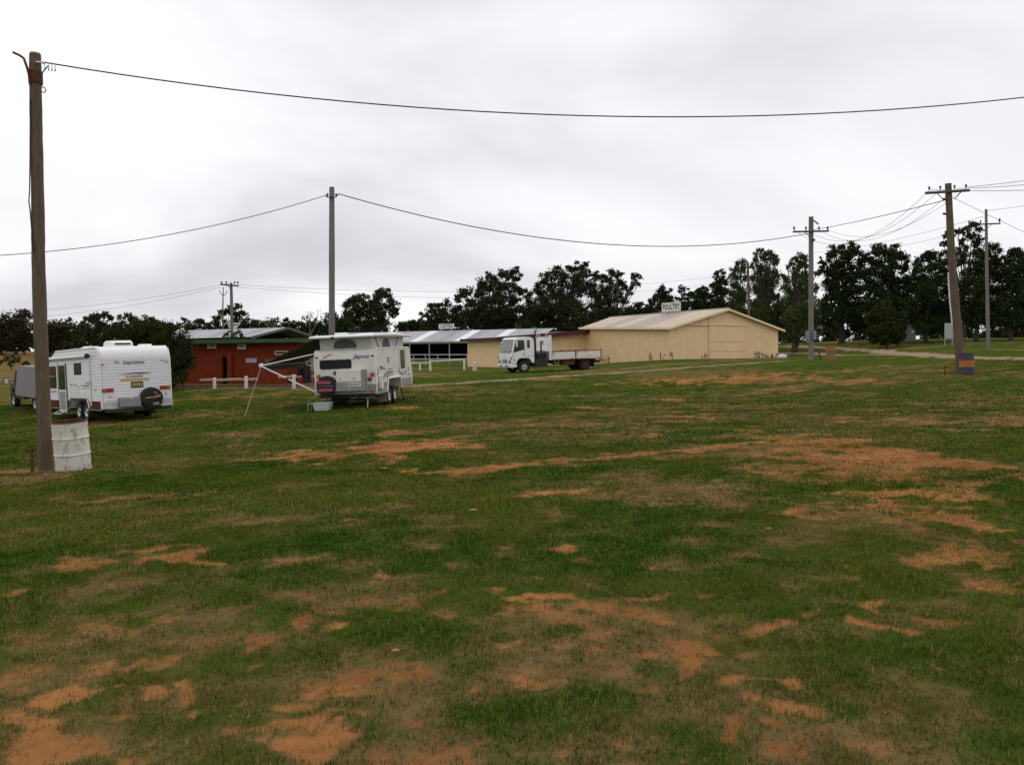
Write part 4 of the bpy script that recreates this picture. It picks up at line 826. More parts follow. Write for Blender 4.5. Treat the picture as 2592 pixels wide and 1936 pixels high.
T6, B6 = pole('slim pole half lost in the pepper trees behind the poultry gable', [(1893,668),(1895,740),(1897,890)], 88, .12, .15, POLE)
part('pole_cap', MB().tube([at(1893,668,88)-B6, at(1893,666.5,88)-B6], [.12,.08], 10), DEADW, T6)
T7, B7 = pole('grey crossarm pole in front of the sheep shed roof', [(585,716),(586,760),(587,853),(588,960)], 64, .10, .125, POLEG)
w7 = lambda a, b_, Y=63.8: at(a, b_, Y) - B7
part('crossarm', MB().tube([w7(558,720), w7(604,724)], .06, 4), ARM, T7)
for px in (561, 573, 594, 602): insul(T7, w7(px, 721) + UP*.02, 1.2)
part('arm_brace', MB().tube([w7(584,732), w7(574,722)], .02, 5), ARM, T7)
T8, B8 = pole('thin distant pole with two curved prongs beside the crossarm pole', [(565,727),(564,780),(563,905)], 100, .05, .10, POLE)
w8 = lambda a, b_, Y=99.8: at(a, b_, Y) - B8
for s_ in (-1, 1): part('prong', MB().tube([w8(565,748), w8(565+s_*5,745), w8(565+s_*8.5,741), w8(565+s_*9.5,735)], .04, 6), ARM, T8)
wire('cable dipping from the tall grey pole to the crossarm pole', at(857,491,41.8), at(2052,590,55.7), mid=(1600,622), r=.024)
wire('cable rising between the two roadside crossarm poles', at(2060,582,55.7), at(2396,506,37.8), mid=(2240,545), r=.018)
for k, (a_, b_, c_) in enumerate((((2010,582),(2352,482),(2180,606)),((2040,582),(2380,480),(2200,600)),((2073,582),(2416,478),(2230,600)),((2095,582),(2445,476),(2245,590)))):
    wire('thin slack wire from the %s insulator of the pale roadside pole' % ('leftmost','second left','second right','rightmost')[k], at(*a_,55.7), at(*b_,37.8), mid=c_, r=.009)
for k, (a_, b_) in enumerate((((2352,480),(3080,440)),((2416,478),(3080,390)),((2445,474),(3080,350)))):
    wire('%s thin wire leaving the frame from the leaning pole' % ('lowest','middle','highest')[k], at(*a_,37.8), at(*b_,30), r=.011, sag=.25)
wire('thin wire sloping down from the leaning pole to the far right', at(2412,500,37.8), at(2960,740,78), r=.010, sag=.3)
wire('thin wire from the far right pole crossarm out of frame', at(2496,534,63.8), at(3050,420,52), r=.012, sag=.3)
for k in range(2): wire('%s of two thin wires above the far pines' % ('upper','lower')[k], at(2062 + 8*k, 640 + 14*k, 100), at(2500, 545 + 24*k, 63.8), r=.012, sag=.4)
for k, (y0, ym, y1) in enumerate(((722,742,790),(728,752,812))):
    wire('%s wire running left from the grey crossarm pole' % ('upper','lower')[k], at(560,y0-1,63.8), at(-160,y1,70), mid=(260, (y0 + y1) / 2 + 14), r=.009)
    wire('%s wire running right from the grey crossarm pole' % ('upper','lower')[k], at(602,y0-1,63.8), at(1893,690 + 16*k,88), mid=(1150,738 + 16*k), r=.009)
wire('dark low cable at the left edge behind the wooden pole', at(-60,780,40), at(230,815,100), r=.02, sag=.6)

# ================================================================ VEHICLES
def wheel(T, c, r, wdt, axis_y, rim_m, name='wheel', rimr=.62, dish=.02):
    """wheel whose visible face looks along axis_y (+1 left, -1 right); local vehicle axes"""
    s = axis_y; W = part(name, MB().lathe([(r*.55,-wdt/2),(r*.9,-wdt/2),(r*.98,-wdt*.4),(r,-wdt*.2),(r,wdt*.2),(r*.98,wdt*.4),(r*.9,wdt/2),(r*.6,wdt/2*.9),(r*.55,wdt*.3)], 28, (0,0,0), 'y'), BLACK, T, True, loc=c)
    W.name = name
    f = s * wdt * .42
    part('rim', MB().lathe([(r*rimr,f),(r*rimr*.9,f-s*.01),(r*rimr*.82,f-s*.045),(r*.32,f-s*.05),(r*.26,f-s*.01),(r*.14,f),(0,f)], 24, (0,0,0), 'y'), rim_m, W, True)
    for k in range(6):
        q = k * math.pi / 3; part('wheel_nut', MB().cyl((r*.2*math.cos(q), f-s*.03, r*.2*math.sin(q)), (r*.2*math.cos(q), f+s*.008, r*.2*math.sin(q)), .012, n=6), DARKM, W)
    return W
def ribs(x_or_y, lo, hi, z0, z1, pos, out, pitch=.105, cut=None):
    """overlapping horizontal cladding boards standing a few mm proud"""
    mb = MB(); z = z0
    while z < z1 - .02:
        zt_ = min(z + pitch - .008, z1); a, b_ = lo, hi
        if cut: a, b_ = cut(z, zt_, lo, hi)
        for (p, q) in (a, b_) if isinstance(a, tuple) else ((a, b_),):
            if q - p < .03: continue
            p0, p1 = pos + out * .002, pos + out * .022
            prof = [(p0, z), (p1, z), (p0 + out * .006, zt_), (p0, zt_)]
            if x_or_y == 'x':  # boards run along x, face along y
                mb.add([(p, a_, c_) for a_, c_ in prof] + [(q, a_, c_) for a_, c_ in prof], [(0,1,2,3),(7,6,5,4),(0,4,5,1),(1,5,6,2),(2,6,7,3),(3,7,4,0)])
            else:
                mb.add([(a_, p, c_) for a_, c_ in prof] + [(a_, q, c_) for a_, c_ in prof], [(0,1,2,3),(7,6,5,4),(0,4,5,1),(1,5,6,2),(2,6,7,3),(3,7,4,0)])
        z += pitch
    return mb
# ---------------------------------------------------------------- white clad caravan
cf = Vector((-.682, .731, 0)); cc_ = (-13.17, 30.55); cz = h(*cc_)
Mc = frame((cc_[0], cc_[1], cz), cf, lift=.02) @ Matrix.Rotation(R(1.6), 4, 'X') 
T = thing('caravan', 'white aluminium clad caravan with brown skirt beside the wooden pole', 'caravan', Mc)
HW = 1.2
prof = [(.02,.42),(0,.6),(0,2.12),(.03,2.28),(.09,2.42),(.18,2.52),(.32,2.57),(4.95,2.57),(5.1,2.53),(6.45,1.95),(6.55,1.85),(6.6,.62),(6.4,.42),(3.55,.42),(3.35,.80),(1.45,.80),(1.25,.42)]
part('body', MB().prism(prof, 'y', -HW, HW), SHEET, T, bevel=.025)
def cut_side(z, zt_, lo, hi):
    e = hi
    if zt_ > 1.85: e = min(hi, 6.45 - (zt_ - 1.93) * 2.33)
    if zt_ > 2.25: lo = max(lo, .1)
    if z < .80: return ((lo, 1.22), (3.58, e))
    return (lo, e)
for s in (1, -1): part('cladding', ribs('x', .06, 6.5, .72, 2.5, s * HW, s, cut=lambda z, zt_, a, b_: cut_side(z, zt_, a, b_) if z < .8 else ((cut_side(z, zt_, a, b_)), (0, 0))), SHEET, T)
part('cladding', ribs('y', -1.14, 1.14, .62, 2.12, 0.0, -1), SHEET, T)
for s in (1, -1):
    for a_, b_ in ((.05, 1.24), (3.57, 6.42)): part('skirt_panel', MB().bx(a_, b_, s * (HW + .003), s * (HW + .018), .425, .712), BROWN, T)
    part('lower_trim', MB().bx(.02, 1.25, s*(HW+.001), s*(HW+.03), .395, .422), SILV, T); part('lower_trim', MB().bx(3.55, 6.45, s*(HW+.001), s*(HW+.03), .395, .422), SILV, T)
    part('corner_trim', MB().tube([(.0, s*HW, .45), (0, s*HW, 2.12), (.09, s*HW, 2.42), (.32, s*HW, 2.57), (4.95, s*HW, 2.57), (6.45, s*HW, 1.95)], .028, 6), WHITE, T, True)
part('rear_top_cap', MB().prism([(-.012,2.13),(-.012,2.20),(.02,2.34),(.09,2.455),(.19,2.55),(.34,2.595),(.34,2.565),(.05,2.3),(.005,2.13)], 'y', -HW+.03, HW-.03), WHITE, T, True)
side = HW + .02
def window(x0, x1, z0, z1, s=1, y=None, parent=None):
    y = side if y is None else y
    F = part('window', MB().prism(rrect((x0+x1)/2, (z0+z1)/2, x1-x0, z1-z0, .05), 'y', s*(y-.012), s*(y+.012)), DARKM, parent or T)
    part('pane', MB().prism(rrect((x0+x1)/2, (z0+z1)/2, x1-x0-.06, z1-z0-.06, .04), 'y', s*(y+.013), s*(y+.02)), GLASS, F); return F
window(1.95, 2.75, 1.66, 2.08); F = window(5.0, 6.05, 1.17, 2.02); part('glazing_bar', MB().bx(5.03, 6.02, side+.021, side+.03, 1.62, 1.645), SILV, F)
window(1.2, 2.6, 1.3, 1.95, -1); window(4.2, 5.6, 1.3, 1.95, -1)
D = part('door', MB().prism(rrect(4.22, 1.18, .92, 1.82, .06), 'y', side-.012, side+.015), WHITE, T); part('door_screen', MB().bx(3.83, 4.61, side+.016, side+.026, 1.12, 2.03), GLASS, D)
part('lower_panel', MB().bx(3.88, 4.56, side+.016, side+.024, .36, 1.05), SILV, D); part('door_frame', MB().bx(3.70, 3.755, side-.01, side+.022, .25, 2.1), DARKM, D); part('door_frame', MB().bx(4.685, 4.74, side-.01, side+.022, .25, 2.1), DARKM, D)
part('step', MB().tube([(3.8,HW-.1,.42),(3.8,HW+.28,.22),(4.6,HW+.28,.22),(4.6,HW-.1,.42)], .018, 6), SILV, T); part('step_tread', MB().bx(3.82,4.58,HW+.05,HW+.27,.225,.25), CHECK, T)
part('hatch', MB().bx(2.35, 3.3, side-.005, side+.012, .82, 1.27), WHITE, T, bevel=.006); part('hatch', MB().bx(1.62, 2.3, side-.005, side+.012, .82, 1.05), WHITE, T, bevel=.006)
part('wheel_arch_trim', MB().tube([(1.25,HW+.02,.44),(1.47,HW+.02,.8),(3.33,HW+.02,.8),(3.55,HW+.02,.44)], .022, 6), SILV, T)
A_ = part('awning_roll', MB().tube([(1.0, HW+.10, 2.3), (6.1, HW+.10, 2.3)], .06, 10), WHITE, T, True)
for x_ in (.97, 6.13): part('awning_end', MB().tube([(x_-.035, HW+.1, 2.3), (x_+.035, HW+.1, 2.3)], .085, 10), DARKM, A_, True); part('awning_arm', MB().bx(x_-.03, x_+.03, HW+.025, HW+.06, .55, 2.28), WHITE, A_)
for x_, z_, m_ in ((.5,1.12,PINK),(3.2,1.3,PINK)): part('marker_light', MB().bx(x_-.05, x_+.05, side, side+.03, z_-.03, z_+.03), m_, T)
for pts_ in ([(3.3,1.22),(2.9,1.28),(2.5,1.27),(2.2,1.2)],[(2.1,1.3),(1.7,1.24),(1.2,1.28),(.8,1.3)],[(1.6,1.35),(1.2,1.37),(.9,1.36)],[(6.2,1.08),(5.6,1.03),(5.2,1.06),(4.85,1.02)]): part('swoosh_decal', MB().tube([(x_, side, z_) for x_, z_ in pts_], [.006,.02,.018,.004], 4), INK, T)
part('swoosh_decal', MB().tube([(x_, side, z_) for x_, z_ in ((2.2,1.19),(1.7,1.16),(1.0,1.2))], [.004,.014,.004], 4), ORNG, T)
# roof fittings
part('air_conditioner', MB().prism([(1.0,2.56),(1.04,2.74),(1.2,2.83),(1.75,2.84),(1.95,2.78),(2.0,2.56)], 'y', -.32, .42), WHITE, T, True, bevel=.04); part('vent_grille', MB().bx(.985, 1.02, -.22, .32, 2.68, 2.74), DARKM, T)
for x_, y_, s_ in ((.75,-.62,.42),(2.3,.75,.5),(3.6,.5,.36),(4.5,.3,.3)): part('roof_hatch', MB().prism([(x_-s_/2,2.56),(x_-s_*.4,2.62),(x_-s_*.2,2.67),(x_+s_*.2,2.67),(x_+s_*.4,2.62),(x_+s_/2,2.56)], 'y', y_-s_/2, y_+s_/2), WHITE, T, bevel=.02)
# rear wall: y=+1.2 is the left edge in the picture
rl = -.016
def rtext(s, y, z, size, m_, sh=0, xs=1, bold=0): return text('lettering', s, size, m_, T, facing((rl - .006, y, z), (0,-1,0), UP), shear=sh, xs=xs, bold=bold)
rtext('The', .66, 2.03, .12, INK, .4); rtext('Inspiration', .08, 2.02, .20, INK, .42, .86, .002); rtext('1-DE-78', -.93, 2.04, .06, INK)
part('decal', MB().tube([(rl-.004,.6,1.60),(rl-.004,.1,1.635),(rl-.004,-.15,1.65)], [.003,.02,.006], 4), BROWN, T); part('decal', MB().tube([(rl-.004,.05,1.58),(rl-.004,-.2,1.63),(rl-.004,-.5,1.62)], [.003,.022,.006], 4), BROWN, T)
rtext('ELI CARAVANS', .06, 1.515, .085, BLUE, 0, 1, .002); part('decal_bar', MB().prism(rrect(.06, 1.41, 1.0, .065, .03), 'x', rl-.01, rl), ORNG, T)
N_ = part('number_plate', MB().bx(rl-.018, rl, -.22, .20, 1.13, 1.34), DARKM, T, bevel=.005)
for k in range(5): part('plate_mark', MB().prism(rrect(.135 - k*.072, 1.235, .045, .13, .012), 'x', rl-.021, rl-.0185), PLATEY, N_)
for s, ctr, (z0, z1) in ((1, .98, (1.02, 1.15)), (-1, -.98, (1.02, 1.15))):
    L_ = part('tail_light', MB().bx(rl-.03, rl, ctr-.18, ctr+.18, z0, z1), DARKM, T)
    for k in range(3):
        y_ = ctr + s * (.115 - k * .115); part('lens', MB().bx(rl-.045, rl-.031, y_-.052, y_+.052, z0+.012, z1-.012), AMBER if k == 0 else RED, L_, bevel=.006)
for y_, z_, m_ in ((1.1,1.98,PINK),(-1.08,2.0,PINK),(.92,.86,RED),(-1.0,.86,RED)): part('marker_light', MB().prism(rrect(y_, z_, .09 if m_ is PINK else .07, .07 if m_ is PINK else .035, .015), 'x', rl-.025, rl), m_, T)
part('checker_plate_box', MB().bx(-.22, rl-.002, -.06, .66, .48, .80), CHECK, T, bevel=.015); part('box_latch', MB().cyl((-.22,.28,.77),(-.25,.28,.77), .03), WHITE, T)
sp = wheel(T, (-.17, -.42, .74), .36, .22, -1, DARKM, 'spare_wheel'); sp.rotation_euler = (0, 0, R(-90)); sp['label'] = 'spare wheel in a black cover'
part('wheel_cover', MB().lathe([(.375,.10),(.38,-.05),(.37,-.12),(.33,-.14),(0,-.145)], 28, (0,0,0), 'y'), BLACK, sp, True)
def cov(pts_, r_, m_): part('cover_print', MB().tube([(x_, -.147, z_) for x_, z_ in pts_], r_, 4), m_, sp)
for o in list(sp.children):
    if o.name.startswith(('wheel_nut', 'rim')): bpy.data.objects.remove(o)
cov([(.02,.22),(.12,.17),(.19,.08)], [.004,.018,.006], ORNG); cov([(0,-.06),(.12,.02),(.26,.03)], [.004,.016,.006], AMBER); cov([(-.25,.0),(.0,.03),(.27,.06)], [.012,.012,.012], SILV); cov([(.0,-.2),(.2,-.17)], .014, SILV); cov([(.0,-.25),(.22,-.22)], .012, SILV)
for y0, y1 in ((.72, 1.14), (-.80, -1.18)): part('bumper_loop', MB().tube([(-.12,y0,.44),(-.14,y0,.66),(-.16,(y0*.8+y1*.2),.68),(-.16,(y0*.2+y1*.8),.68),(-.14,y1,.64),(-.14,y1,.46),(-.12,(y0+y1)/2,.44),(-.12,y0,.44)], .018, 8, False), PIPE, T, True)
part('rear_bumper', MB().bx(-.14, .02, -1.1, 1.1, .32, .43), DARKM, T); part('rear_step', MB().bx(-.32, -.15, -1.02, -.72, .36, .40), DARKM, T)
for y_ in (.5, -.5): part('chassis_rail', MB().bx(.05, 6.9, y_-.03, y_+.03, .28, .42), DARKM, T)
for y_ in (.5, -.5): part('drawbar', MB().tube([(6.3,y_,.38),(8.0,y_*.12,.42)], .05, 4), DARKM, T)
part('hitch', MB().tube([(7.9,0,.42),(8.25,0,.46)], .06, 8), DARKM, T); part('jockey_wheel', MB().tube([(7.5,.22,.0),(7.5,.22,.7)], .03, 8), PIPE, T)
for x_ in (1.95, 2.8):
    for s in (1, -1): wheel(T, (x_, s * 1.02, .33), .34, .22, s, SILV)
    part('axle', MB().cyl((x_, -.9, .33), (x_, .9, .33), .04), DARKM, T)
for y_ in (.62, -.62): part('mud_flap', MB().bx(1.42, 1.44, y_*1.6-.14, y_*1.6+.14, .14, .5), BLACK, T)
part('water_tank', MB().bx(3.7, 5.2, -.45, .45, .22, .41), DARKM, T)
# ---------------------------------------------------------------- tow vehicle
tc_ = Vector(cc_ + (0,)) + cf * 8.25
Mt = frame((tc_.x, tc_.y, h(tc_.x, tc_.y)), cf, lift=0) 
T = thing('utility_vehicle', 'dark utility with grey canvas canopy hitched ahead of the white caravan', 'car', Mt)
part('chassis', MB().bx(.1, 4.9, -.42, .42, .42, .58), DARKM, T)
part('tray', MB().bx(0, 2.85, -.92, .92, .60, .78), CARP, T, bevel=.02)
part('canopy', MB().prism([(-.02,.62),(-.02,1.85),(.12,1.95),(2.72,1.95),(2.88,1.85),(2.88,.62)], 'y', -.95, .97), GREYC, T, bevel=.03)
part('canopy_flap', MB().add([(-.01,.985,1.93),(2.95,.985,1.93),(3.02,1.16,.68),(-.03,1.16,.68),(-.01,.965,1.93),(2.95,.965,1.93),(3.02,1.14,.68),(-.03,1.14,.68)], [(0,1,2,3),(7,6,5,4),(0,4,5,1),(1,5,6,2),(2,6,7,3),(3,7,4,0)]), GREYC, T)
cabp = [(2.02,.45),(2.02,1.55),(2.2,1.78),(3.35,1.80),(3.62,1.70),(4.1,1.22),(5.05,1.08),(5.2,.95),(5.22,.5),(4.9,.42),(4.85,.6),(4.65,.85),(4.2,.85),(4.0,.6),(3.95,.42)]
cabp = [(2.92 + (x_ - 2.02) * .72, z_) for x_, z_ in cabp]
kx = lambda x_: 2.92 + (x_ - 2.02) * .72
part('cab', MB().prism(cabp, 'y', -.84, .84), CARP, T, bevel=.05)
for s in (1, -1):
    for a_ in ([(2.2,1.2),(2.9,1.2),(2.9,1.70),(2.3,1.68)], [(3.0,1.2),(3.95,1.2),(3.55,1.62),(3.3,1.71),(3.0,1.71)]): part('side_window', MB().prism([(kx(p), q) for p, q in a_], 'y', s*.845, s*.853), GLASS, T)
    part('door_line', MB().bx(kx(2.94), kx(2.96), s*.842, s*.848, .5, 1.7), DARKM, T)
    part('mirror_arm', MB().tube([(3.70,s*.84,1.25),(3.73,s*1.14,1.28)], .015, 6), BLACK, T); Mi = part('towing_mirror', MB().prism(rrect(s*1.30, 1.28, .20, .28, .06), 'x', 3.68, 3.78), BLACK, T); part('mirror_glass', MB().prism(rrect(s*1.30, 1.28, .16, .24, .05), 'x', 3.670, 3.679), SIGN, Mi)
    part('tail_light', MB().bx(-.05, -.025, s*.8-.09, s*.8+.09, .62, .74), RED, T); part('headlight', MB().bx(5.15, 5.22, s*.62-.13, s*.62+.13, .85, 1.0), WIND, T)
    for x_ in (1.2, 4.64): wheel(T, (x_, s*.78, .37), .375, .24, s, SILV)
part('rear_window', MB().bx(2.90, 2.918, -.6, .6, 1.25, 1.6), GLASS, T); part('windscreen', MB().slab([(kx(3.66),-.75,1.70),(kx(3.66),.75,1.70),(kx(4.12),.8,1.25),(kx(4.12),-.8,1.25)], .01), WIND, T)
part('rear_bumper', MB().bx(-.18, -.03, -.85, .85, .45, .58), PIPE, T, bevel=.02); part('tow_tongue', MB().bx(-.4, -.18, -.05, .05, .40, .47), DARKM, T); part('mud_flap', MB().bx(.62, .64, .66, .92, .1, .5), BLACK, T)
# ---------------------------------------------------------------- pop-top caravan
jf = Vector((math.sin(R(8)), math.cos(R(8)), 0)); jx, jy = -5.72, 30.05
Mj = frame((jx, jy, h(jx, jy)), jf, lift=.0) 
T = thing('pop_top_caravan', 'cream pop-top caravan with raised canvas roof and olive awning out', 'caravan', Mj)
HW = 1.1
prof = [(.06,.46),(0,.6),(0,1.74),(.03,1.90),(.10,2.0),(.22,2.05),(4.45,2.05),(4.58,1.98),(4.80,1.2),(4.92,.75),(4.86,.56),(3.15,.56),(2.98,.95),(1.42,.95),(1.22,.46)]
part('body', MB().prism(prof, 'y', -HW, HW), CREAM, T, bevel=.03)
for s in (1, -1):
    for poly in ([(.08,.47),(.03,.6),(.03,.84),(1.27,.84),(1.37,.94),(1.22,.48)],[(3.03,.94),(3.12,.86),(4.86,.86),(4.84,.6),(3.17,.58)]): part('lower_panel', MB().prism(poly, 'y', s*(HW+.002), s*(HW+.012)), GREYP, T)
    part('wheel_arch_trim', MB().tube([(1.20,s*(HW+.01),.48),(1.41,s*(HW+.01),.96),(2.99,s*(HW+.01),.96),(3.18,s*(HW+.01),.58)], .04, 6), WHITE, T)
    part('top_trim', MB().tube([(0,s*HW,.5),(0,s*HW,1.74),(.10,s*HW,2.0),(.22,s*HW,2.05),(4.45,s*HW,2.05),(4.58,s*HW,1.98),(4.9,s*HW,.75)], .02, 6), WHITE, T, True)
sd = -(HW + .004)
F = part('door_window', MB().prism(rrect(3.5, 1.60, .56, .70, .06), 'y', sd-.014, sd), DARKM, T); part('pane', MB().prism(rrect(3.5, 1.60, .50, .64, .05), 'y', sd-.022, sd-.0145), mat('tinted_screen', (.06,.045,.035), .2, .3, 12), F)
for x_ in (2.98, 3.98): part('door_seam', MB().bx(x_, x_+.012, sd-.006, sd, .88, 2.0), GREYP, T)
part('door_seam', MB().bx(2.98, 3.98, sd-.006, sd, 1.14, 1.15), GREYP, T)
for pts_, r_ in (([(.75,.80),(.85,1.0),(1.05,1.12),(1.5,1.17),(2.1,1.17)],[.004,.02,.03,.03,.02]),([(1.0,.95),(1.3,1.06),(2.1,1.08)],[.004,.012,.01]),([(1.3,1.25),(1.7,1.28),(2.1,1.28)],[.004,.016,.012]),([(2.75,1.28),(3.1,1.08),(3.5,1.02),(3.9,1.1),(4.05,1.25)],[.006,.022,.022,.018,.004]),([(4.15,1.02),(4.4,.98),(4.6,1.0)],[.01,.02,.01]),([(4.3,1.28),(4.35,1.15),(4.45,1.1)],[.012,.012,.008])):
    part('swoosh_decal', MB().tube([(x_, sd, z_) for x_, z_ in pts_], r_, 4), INK, T)
for x_, z_, w_, h_ in ((1.55,1.62,.28,.2),(1.5,.98,.3,.16),(.25,1.3,.06,.22)): part('vent', MB().bx(x_-w_/2, x_+w_/2, sd-.012, sd, z_-h_/2, z_+h_/2), mat('vent_plastic', (.36,.34,.31), .6), T)
part('model_decal', MB().tube([(.5,sd,1.42),(.55,sd,1.3),(.62,sd,1.42),(.75,sd,1.3),(.9,sd,1.36),(1.1,sd,1.3)], .018, 4), INK, T)
part('gas_bottle_cover', MB().prism(rrect(.34, .87, .22, .52, .08), 'y', sd-.12, sd-.002), CREAM, T, bevel=.02)
part('grab_handle', MB().tube([(4.45,sd-.01,.9),(4.45,sd-.06,.88),(4.45,sd-.06,.62),(4.45,sd-.01,.6)], .02, 6), WHITE, T)
part('reflector', MB().prism(rrect(.12, 1.16, .09, .08, .03), 'y', sd-.015, sd), mat('blue_reflector', (.1,.1,.25), .3), T)
# rear wall, y=+1.1 is the left edge in the picture
def ry(f): return 1.1 - 2.2 * f
F = part('rear_window', MB().prism(rrect(ry(.348), 1.55, 1.14, .32, .06), 'x', -.02, -.003), DARKM, T); part('pane', MB().prism(rrect(ry(.348), 1.55, 1.08, .26, .05), 'x', -.03, -.021), GLASS, F)
part('storage_box', MB().bx(-.36, -.004, ry(.80), ry(.40), .93, 1.36), CREAM, T, bevel=.025); part('box_side', MB().bx(-.30, -.004, ry(.845), ry(.803), .9, 1.34), GREYP, T)
for f_ in (.47, .69): part('box_latch', MB().tube([(-.37,ry(f_)+.04,1.06),(-.375,ry(f_),1.09),(-.37,ry(f_)-.04,1.06)], .01, 5), PIPE, T); part('box_latch', MB().bx(-.375,-.361,ry(f_)-.012,ry(f_)+.012,1.0,1.08), PIPE, T)
part('bumper_panel', MB().bx(-.38, -.004, ry(.85), ry(.36), .62, .925), GREYP, T, bevel=.02)
N_ = part('number_plate', MB().bx(-.395, -.381, ry(.80), ry(.60), .78, .90), SIGN, T); text('lettering', '245-QWS', .10, BROWN, N_, facing((-.397, ry(.70), .84), (0,-1,0), UP), bold=.002); part('plate_light', MB().cyl((-.38,ry(.785),.80),(-.41,ry(.785),.80), .035), WHITE, T)
for a_, b_ in ((0.02, .16), (.86, .99)): part('lower_panel', MB().bx(-.012, .05, ry(b_), ry(a_), .50, .82), GREYP, T); part('reflector', MB().bx(-.02, -.013, ry(.93 if a_ > .5 else .10)-.06, ry(.93 if a_ > .5 else .10)+.06, .54, .60), RED, T)
for f_, z_, m_ in ((.06,1.14,AMBER),(.94,1.16,AMBER),(.895,1.0,RED)): L_ = part('tail_light', MB().cyl((-.002,ry(f_),z_),(-.03,ry(f_),z_), .075), DARKM, T); part('lens', MB().lathe([(.066,-.031),(.055,-.045),(0,-.05)], 16, (0,ry(f_),z_), 'x'), m_, L_, True)
for f_ in (.04, .95): part('marker_light', MB().prism(rrect(ry(f_), 1.80, .10, .045, .02), 'x', -.02, .02), BROWN, T)
text('lettering', 'Jayco', .20, BLUE, T, facing((-.012, ry(.765), 1.79), (0,-1,0), UP), shear=.35, xs=1.3, bold=.003)
part('decal', MB().tube([(-.0,ry(.16),1.82),(-.004,ry(.22),1.86),(.02,ry(.29),1.93)], [.004,.018,.006], 4), mat('gold_decal', (.42,.27,.14), .5), T); part('decal', MB().tube([(-.004,ry(.12),1.76),(-.004,ry(.2),1.80)], [.004,.014], 4), mat('red_brown_decal', (.40,.16,.10), .5), T)
part('bird_decal', MB().prism([(ry(.31),1.18),(ry(.30),1.26),(ry(.325),1.32),(ry(.36),1.30),(ry(.37),1.22),(ry(.395),1.24),(ry(.395),1.17)], 'x', -.006, -.001), INK, T)
sp = wheel(T, (-.30, ry(.24), .82), .335, .22, -1, DARKM, 'spare_wheel'); sp.rotation_euler = (0, R(-6), R(-90)); sp['label'] = 'spare wheel in a black cover with faded pink print'
part('wheel_cover', MB().lathe([(.345,.10),(.355,-.05),(.345,-.11),(.31,-.13),(0,-.135)], 28, (0,0,0), 'y'), BLACK, sp, True)
for o in list(sp.children):
    if o.name.startswith(('wheel_nut', 'rim')): bpy.data.objects.remove(o)
for x0, x1, z0, z1, r_ in ((-.32,.2,.17,.10,.05),(-.27,.22,-.10,-.15,.05)): part('cover_print', MB().add([(x0,-.138,z0-r_),(x1,-.138,z1-r_),(x1,-.138,z1+r_),(x0,-.138,z0+r_),(x0,-.132,z0-r_),(x1,-.132,z1-r_),(x1,-.132,z1+r_),(x0,-.132,z0+r_)], [(0,1,2,3),(7,6,5,4),(0,4,5,1),(1,5,6,2),(2,6,7,3),(3,7,4,0)]), PINKD, sp)
part('cover_print', MB().tube([(-.29,-.138,.03),(.28,-.138,-.03)], .008, 4), GREYP, sp)
part('spare_bracket', MB().tube([(-.05,ry(.24),.5),(-.2,ry(.24),.5),(-.2,ry(.24),.8)], .03, 6), DARKM, T)
# raised roof
part('canvas_wall', MB().prism([(.20,2.04),(4.30,2.04),(4.36,2.46),(.14,2.46)], 'y', -HW+.16, HW-.16), CANVAS, T, bevel=.03)
ri = HW - .157
def arch(cx, w_, z0, z1): return [(cx-w_/2,z0),(cx+w_/2,z0)] + [(cx + w_/2*math.cos(t), z0+(z1-z0)*(.35+.65*math.sin(t))) for t in [math.pi*k/10 for k in range(11)]]
part('mesh_window', MB().add([(.20-.143*(z-2.04)-.008, a, z) for a, z in arch(ry(.49), .82, 2.09, 2.41)], [tuple(range(13))]), MESHG, T)
mb = MB(); mb.prism([(x_, z_) for x_, z_ in arch(1.9, .95, 2.08, 2.40)], 'y', -ri-.006, -ri); part('mesh_window', mb, MESHG, T)
for x0, x1 in ((.55, .95), (3.55, 3.1)): part('lift_strut', MB().tube([(x0,-ri-.01,2.46),(x1,-ri-.01,2.06)], .014, 5), DARKM, T)
rp_ = [(-.22,2.445),(-.25,2.49),(-.20,2.53),(.5,2.565),(2.3,2.585),(4.0,2.55),(4.7,2.49),(4.72,2.45)]
part('roof_cap', MB().prism(rp_, 'y', -HW-.06, HW+.06), WHITE, T, bevel=.03); part('roof_hatch', MB().prism([(.3,2.55),(.36,2.64),(.64,2.64),(.7,2.55)], 'y', .05, .45), WHITE, T, bevel=.02); part('roof_hatch', MB().prism([(1.7,2.57),(1.8,2.62),(2.3,2.62),(2.4,2.57)], 'y', -.4, .1), WHITE, T, bevel=.02)
part('roof_edge', MB().tube([(-.2,-HW-.07,2.50),(2.0,-HW-.07,2.53),(4.72,-HW-.07,2.49)], .035, 6), WHITE, T, True); part('roof_clip', MB().bx(-.28,-.23,.28,.36,2.42,2.50), DARKM, T)
